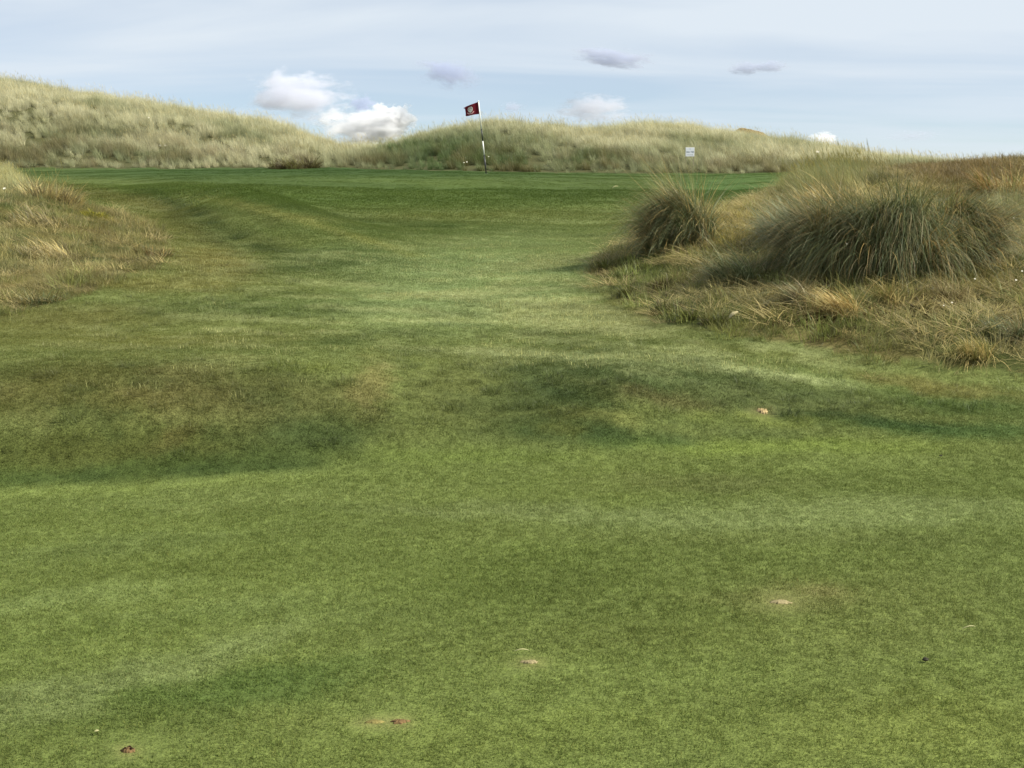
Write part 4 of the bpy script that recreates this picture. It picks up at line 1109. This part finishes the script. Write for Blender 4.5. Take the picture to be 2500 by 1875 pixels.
# thin arrow under the words, faint emblem above them
bm_ = bmesh.new()
def poly(bm, pts, y): bm.faces.new([bm.verts.new((p[0], y, p[1])) for p in pts])
zA = cz - h * 0.62
poly(bm_, [(-h * .75, zA - .006), (h * .5, zA - .006), (h * .5, zA + .006), (-h * .75, zA + .006)], -0.0125)
poly(bm_, [(h * .48, zA - .016), (h * .7, zA), (h * .48, zA + .016)], -0.013)
bm_obj('arrow', bm_, M_INK, board)
bm_ = bmesh.new()
zE = cz + h * 0.62
poly(bm_, [(-.022, zE + .02), (-.022, zE), (0, zE - .026), (.022, zE), (.022, zE + .02)], -0.0125)
bm_obj('emblem', bm_, M_INKL, board)

# ------------------------------------------------------------------ small things lying in the grass
M_SAND = simple_mat('pale_sand', lin((190, 176, 130)) * 0.5, 0.95, 0.1, 0.2, 60)
M_SOIL = simple_mat('reddish_soil', lin((140, 114, 78)) * 0.55, 0.95, 0.1, 0.35, 60)
M_DARK = simple_mat('hole_dark', lin((58, 42, 28)) * 0.6, 0.95, 0.1, 0.3, 80)
M_DUNG = simple_mat('dark_dropping', (0.035, 0.032, 0.018), 0.8, 0.2, 0.3, 80)
M_LEAF = simple_mat('bleached_wood', lin((190, 178, 134)) * 0.65, 0.8, 0.2, 0.15, 60)
M_STRAW = simple_mat('pale_straw', lin((190, 186, 130)) * 0.6, 0.7, 0.3, 0.1, 40)

M_SANDB = simple_mat('weathered_sand', lin((196, 172, 124)) * 0.7, 0.95, 0.1, 0.3, 60)
def patch(px, py, rx, ry, hgt, mat, label, seed, name='divot', cat='divot', group=None, holes=0):
    """a ragged low heap of loose sand or soil lying on the turf"""
    g = np.random.default_rng(seed)
    p = ground_at(px, py)
    n, m = 44, 6
    rad = 1 + 0.28 * np.sin(np.arange(n) / n * 2 * math.pi * 3 + seed) * g.uniform(.3, 1) + g.normal(0, 0.24, n)
    rad = rad.clip(0.45, 1.6)
    bm = bmesh.new()
    c = bm.verts.new((0, 0, hgt))
    rings = []
    for j in range(1, m + 1):
        f = j / m; ring = []
        for i in range(n):
            a = i / n * 2 * math.pi
            x_, y_ = rx * f * (1 + (rad[i] - 1) * f) * math.cos(a), ry * f * (1 + (rad[i] - 1) * f) * math.sin(a)
            zt = float(height(np.array([p.x + x_]), np.array([p.y + y_]))[0]) - p.z
            zz_ = zt + hgt * (1 - f ** 3) + (g.normal(0, hgt * 0.2) if j < m else -0.012)
            ring.append(bm.verts.new((x_, y_, zz_)))
        rings.append(ring)
    for i in range(n):
        k = (i + 1) % n
        bm.faces.new([c, rings[0][i], rings[0][k]])
        for j in range(m - 1): bm.faces.new([rings[j][i], rings[j + 1][i], rings[j + 1][k], rings[j][k]])
    o = empty(name, p)
    tag(o, label, cat, group)
    bm_obj('loose_soil' if mat not in (M_SAND, M_SANDB) else 'loose_sand', bm, mat, o, True)
    for q in range(holes):  # raised dark lumps stand in for holes, their shade put into the colour
        bmh = bmesh.new()
        bmesh.ops.create_icosphere(bmh, subdivisions=2, radius=1.0)
        for v in bmh.verts:
            v.co = Vector((v.co.x * rx * 0.26, v.co.y * ry * 0.3, v.co.z * hgt * 0.8)) * (1 + 0.2 * math.sin(v.co.x * 9 + q * 3))
        oh = bm_obj('hole_lump', bmh, M_DARK, o, True); oh.location = (rx * (-0.35 + 0.4 * q), -ry * 0.1 + 0.01 * (q % 2), hgt * 0.75)
    return o
GV = 'bare divots in the fairway'
patch(1903, 1471, 0.040, 0.017, 0.007, M_SAND, 'pale sand filled divot in the right half of the near fairway', 601, group=GV)
patch(1293, 1618, 0.030, 0.011, 0.007, M_SAND, 'small thin sand filled divot in the middle of the near fairway', 602, group=GV)
patch(1862, 1005, 0.034, 0.03, 0.012, M_SANDB, 'pale sandy scrape on the far bank of the hollow below the mound', 603, group=GV)
patch(975, 1764, 0.026, 0.013, 0.007, M_SOIL, 'reddish bare divot near the bottom of the picture left of centre', 604, group=GV)
patch(913, 1764, 0.026, 0.010, 0.006, simple_mat('dry_thatch', lin((150, 140, 84)) * .6, .9, .1, .3, 60), 'worn yellowish scrape just left of the reddish divot', 606, group=GV)
patch(313, 1834, 0.022, 0.012, 0.008, M_SOIL, 'brown divot with dark holes near the bottom left corner', 605, group=GV, holes=3)

def dropping(px, py, s, label, seed):
    p = ground_at(px, py)
    bm = bmesh.new(); bmesh.ops.create_icosphere(bm, subdivisions=3, radius=1.0)
    g = random.Random(seed)
    k = [g.uniform(2, 6) for _ in range(4)]
    for v in bm.verts:
        f = 1 + 0.18 * math.sin(v.co.x * k[0] + 1) + 0.14 * math.sin(v.co.y * k[1] + v.co.z * k[2])
        v.co = Vector((v.co.x * s * 1.3 * f, v.co.y * s * 0.8 * f, (v.co.z * 0.6 + 0.35) * s * f))
    o = bm_obj('animal_dropping', bm, M_DUNG, None, True); o.location = p + Vector((0, 0, 0.008)); o.rotation_euler = (0, 0, g.uniform(-.5, .5))
    tag(o, label, 'dropping', 'dark droppings on the fairway')
dropping(2258, 1618, 0.009, 'dark dropping on the near fairway towards the right edge', 1)
dropping(2297, 1117, 0.007, 'tiny dark dropping on the fairway below the right end of the mound', 2)

def chip(px, py, l_, w_, rz, ry_, label, mat, name, cat, group=None, lift=0.02):
    p = ground_at(px, py)
    bm = bmesh.new()
    n = 7
    rows = []
    for i in range(n):
        f = i / (n - 1); ww = w_ * (math.sin(math.pi * (0.12 + 0.8 * f))) ; x_ = (f - 0.5) * l_
        zz_ = 0.18 * l_ * math.sin(f * 3.1) 
        rows.append([bm.verts.new((x_, s * ww / 2, zz_ + dz_)) for s, dz_ in ((-1, 0), (1, 0), (1, -w_ * .25), (-1, -w_ * .25))])
    for i in range(n - 1):
        for k in range(4): bm.faces.new([rows[i][k], rows[i + 1][k], rows[i + 1][(k + 1) % 4], rows[i][(k + 1) % 4]])
    bm.faces.new(rows[0]); bm.faces.new(rows[-1][::-1])
    bmesh.ops.recalc_face_normals(bm, faces=bm.faces[:])
    o = bm_obj(name, bm, mat); o.location = p + Vector((0, 0, lift)); o.rotation_euler = (0.5, ry_, rz)
    tag(o, label, cat, group)
    return o
chip(1790, 797, 0.085, 0.03, 0.3, -0.55, 'pale bleached wood chip lying at the mound edge', M_LEAF, 'wood_chip', 'wood chip', lift=0.09)
chip(1274, 1598, 0.05, 0.004, 0.1, 0.0, 'pale dry straw above the small sand divot on the near fairway', M_STRAW, 'straw', 'straw', 'loose pale straws', 0.014)
chip(2365, 1541, 0.05, 0.004, 0.15, -0.1, 'pale dry straw near the right edge of the near fairway', M_STRAW, 'straw', 'straw', 'loose pale straws', 0.014)
chip(237, 1796, 0.012, 0.006, 0.6, 0.0, 'tiny white straw end above the divot with dark holes', M_STRAW, 'straw', 'straw', 'loose pale straws', 0.014)
chip(1575, 503, 0.12, 0.018, 2.9, 0.2, 'uppermost of the pale straws sticking out left of the lone tussock', M_STRAW, 'straw', 'straw', 'loose pale straws', 0.25)
chip(1541, 556, 0.13, 0.016, 0.3, 0.1, 'lowest of the pale straws left of the lone tussock', M_STRAW, 'straw', 'straw', 'loose pale straws', 0.1)
chip(1502, 461, 0.16, 0.03, 0.2, -0.3, 'pale scrap lying on the green bank left of the lone tussock', M_STRAW, 'straw', 'straw', 'loose pale straws', 0.04)

# white flowers
M_PETAL = simple_mat('white_petals', (0.62, 0.60, 0.50), 0.7, 0.2)
M_EYE = simple_mat('yellow_flower_eye', (0.6, 0.42, 0.06), 0.8, 0.2)
M_STEM = simple_mat('flower_stem', (0.09, 0.12, 0.04), 0.7, 0.2)
def flower(px, py, size, stem, label, yfix=None):
    p = ground_at(px, py) if yfix is None else at(px, py, yfix)
    if yfix is not None: p.z = float(height(np.array([p.x]), np.array([p.y]))[0])
    o = empty('white_flower', p)
    bm = tube(size * 0.06, size * 0.05, -0.03, stem, 6); bm_obj('stem', bm, M_STEM, o)
    bm = bmesh.new()
    for k in range(11):
        a = k / 11 * 2 * math.pi
        c_, s_ = math.cos(a), math.sin(a)
        pts = [(0.12, -0.06, 0), (0.5, -0.13, .06), (0.5, 0.0, .09), (0.12, 0.0, .02), (0.5, 0.13, .06), (0.12, 0.06, 0)]
        vs = [bm.verts.new(((x_ * c_ - y_ * s_) * size, (x_ * s_ + y_ * c_) * size, z_ * size)) for x_, y_, z_ in pts]
        bm.faces.new([vs[0], vs[1], vs[2], vs[3]]); bm.faces.new([vs[3], vs[2], vs[4], vs[5]])
    f = bm_obj('petals', bm, M_PETAL, o); f.location = (0, 0, stem); f.rotation_euler = (R(38), 0, 0)
    bm = bmesh.new(); bmesh.ops.create_icosphere(bm, subdivisions=2, radius=size * 0.14)
    for v in bm.verts: v.co.z *= 0.6
    e = bm_obj('flower_eye', bm, M_EYE, f, True); e.location = (0, 0, size * 0.03)
    tag(o, label, 'flower', 'white flowers in the rough')
for (a, b, s_, st, lb) in ((2378, 712, .036, .10, 'white flower right of the dark brown cushion on the mound'), (2478, 715, .04, .10, 'larger of the two white flowers at the right edge of the mound'), (2492, 705, .034, .14, 'smaller white flower at the very right edge of the mound'),
                           (2302, 772, .032, .08, 'left one of two white flowers below the dark brown cushion'), (2322, 768, .036, .09, 'right one of two white flowers below the dark brown cushion'),
                           (2062, 700, .03, .35, 'white flower in the dark front of the biggest tussock'), (2470, 590, .04, .22, 'white flower high at the right side of the mound'),
                           (14, 505, .075, .22, 'white flower on the left mound at the picture edge')):
    flower(a, b, s_ * .42, st, lb)
for (a, b, s_, st, lb, yy) in ((1193, 392, .10, .28, 'white flower just right of the flagstick on the dune', 43.6), (1133, 412, .085, .2, 'left one of a pair of white flowers left of the flagstick', 42.9), (1140, 412, .10, .22, 'right one of a pair of white flowers left of the flagstick', 42.9),
                               (365, 312, .12, .45, 'white flower high on the left dune', 49.5), (393, 385, .09, .4, 'left one of the white flowers low on the left dune', 44.6), (405, 387, .10, .4, 'right one of the white flowers low on the left dune', 44.6), (1995, 392, .2, .5, 'big white flower head on the dune above the lone tussock', 44.0)):
    flower(a, b, s_ * .5, st, lb, yy)

# ------------------------------------------------------------------ brown hill peeping over the right dune
bm_ = bmesh.new()
nh, mh = 60, 24
cr_ = at(1812, 311, 92)
gg_ = [[None] * (mh + 1) for _ in range(nh + 1)]
for i in range(nh + 1):
    for j in range(mh + 1):
        x_ = -9 + 22 * i / nh; y_ = -10 + 22 * j / mh
        hgt = 3.6 * math.exp(-(max(-x_, 0) / 2.2) ** 2) * math.exp(-(max(x_, 0) / 4.6) ** 2) * math.exp(-(y_ / 6) ** 2)
        n_ = float(fbm(np.array([x_ * 0.8]), np.array([y_ * 0.8]), 4, 55)[0])
        gg_[i][j] = bm_.verts.new((cr_.x + x_, 92 + y_, cr_.z - 3.6 + hgt + 0.22 * n_ - 0.0))
for i in range(nh):
    for j in range(mh): bm_.faces.new([gg_[i][j], gg_[i + 1][j], gg_[i + 1][j + 1], gg_[i][j + 1]])
hill = bm_obj('hill', bm_, simple_mat('brown_heath', lin((122, 104, 66)) * K_ALB, 0.95, 0.1, 0.35, 2.5), None, True)
tag(hill, kind='structure')

# ------------------------------------------------------------------ clouds: bodies of vapour far beyond the dunes
def cloud_mat(name, density, sharp, scale, seed, albedo):
    m, n, l = new_mat(name)
    o = n.new('ShaderNodeOutputMaterial'); v = n.new('ShaderNodeVolumePrincipled')
    v.inputs['Color'].default_value = (*albedo, 1)
    v.inputs['Anisotropy'].default_value = 0.15
    t = n.new('ShaderNodeTexCoord')
    ln = n.new('ShaderNodeVectorMath'); ln.operation = 'LENGTH'
    l.new(t.outputs['Object'], ln.inputs[0])
    nz = n.new('ShaderNodeTexNoise'); nz.noise_dimensions = '4D'
    nz.inputs['W'].default_value = seed; nz.inputs['Scale'].default_value = scale; nz.inputs['Detail'].default_value = 6; nz.inputs['Roughness'].default_value = 0.6
    l.new(t.outputs['Object'], nz.inputs['Vector'])
    # inside = 1 - r + (noise - .5) * k
    a = n.new('ShaderNodeMath'); a.operation = 'MULTIPLY_ADD'; a.inputs[1].default_value = 3.0; a.inputs[2].default_value = -0.62
    l.new(nz.outputs['Fac'], a.inputs[0])
    b = n.new('ShaderNodeMath'); b.operation = 'SUBTRACT'
    l.new(a.outputs[0], b.inputs[0]); l.new(ln.outputs['Value'], b.inputs[1])
    mr = n.new('ShaderNodeMapRange'); mr.interpolation_type = 'SMOOTHSTEP'
    mr.inputs['From Min'].default_value = 0.0; mr.inputs['From Max'].default_value = sharp
    mr.inputs['To Min'].default_value = 0; mr.inputs['To Max'].default_value = density
    l.new(b.outputs[0], mr.inputs['Value'])
    l.new(mr.outputs[0], v.inputs['Density'])
    l.new(v.outputs[0], o.inputs['Volume'])
    return m
YCL = 2600.0
def cloud(px, py, wpx, hpx, density, sharp, label, seed, scale=2.1, albedo=(1, 1, 1), y=YCL, rot=0.0, group='clouds low over the dunes'):  # lower albedo puts the shade of the grey clouds into their colour
    p = at(px, py, y)
    mp_ = y / F / 0.985
    bm = bmesh.new(); bmesh.ops.create_icosphere(bm, subdivisions=3, radius=1.25)
    o = bm_obj('cloud', bm, cloud_mat('cloud_vapour', density, sharp, scale, seed, albedo))
    o.location = p; o.scale = (wpx * mp_ / 2, wpx * mp_ / 2.4, hpx * mp_ / 2); o.rotation_euler = (0, rot, 0)
    tag(o, label, 'cloud', group)
    return o
cloud(725, 235, 255, 118, 0.032, 0.5, 'large grey white cloud with a lit top, left of the flag', 3.2, albedo=(.86, .87, .93))
cloud(890, 306, 220, 98, 0.06, 0.4, 'bright white heaped cloud rising from the saddle between the dunes', 8.7, albedo=(.985, .985, .99))
cloud(972, 288, 84, 62, 0.10, 0.2, 'brightest white puff at the right end of the heaped cloud', 12.4, scale=1.9)
cloud(930, 268, 44, 34, 0.10, 0.2, 'small white knob on top of the heaped cloud', 5.9, scale=1.9)
cloud(885, 254, 70, 44, 0.05, 0.5, 'small grey wisp above the heaped cloud', 7.1, albedo=(.62, .67, .82))
cloud(1095, 178, 160, 76, 0.036, 0.7, 'ragged grey cloud above and left of the flag', 15.3, albedo=(.62, .67, .82), rot=R(12))
cloud(1497, 142, 195, 46, 0.045, 0.5, 'long dark grey cloud high right of the flag', 21.8, albedo=(.64, .68, .80), rot=R(6))
cloud(1820, 167, 88, 34, 0.045, 0.5, 'thin dark grey wisp high on the right, left one of a pair', 24.1, albedo=(.64, .68, .80), scale=2.0)
cloud(1882, 162, 84, 32, 0.045, 0.5, 'thin dark grey wisp high on the right, right one of a pair', 26.4, albedo=(.64, .68, .80), scale=2.0)
cloud(1450, 265, 180, 74, 0.03, 0.6, 'faint grey white cloud low over the dune right of the flag', 28.6, albedo=(.85, .86, .92))
cloud(1252, 262, 60, 30, 0.04, 0.6, 'tiny faint grey cloud close right of the flag', 31.5, albedo=(.72, .76, .88))
cloud(2010, 338, 70, 30, 0.06, 0.3, 'small white cloud top showing over the right dune', 35.2)
cloud(2230, 332, 130, 28, 0.012, 0.6, 'faint grey streak of cloud low on the right', 38.9, albedo=(.72, .76, .88))
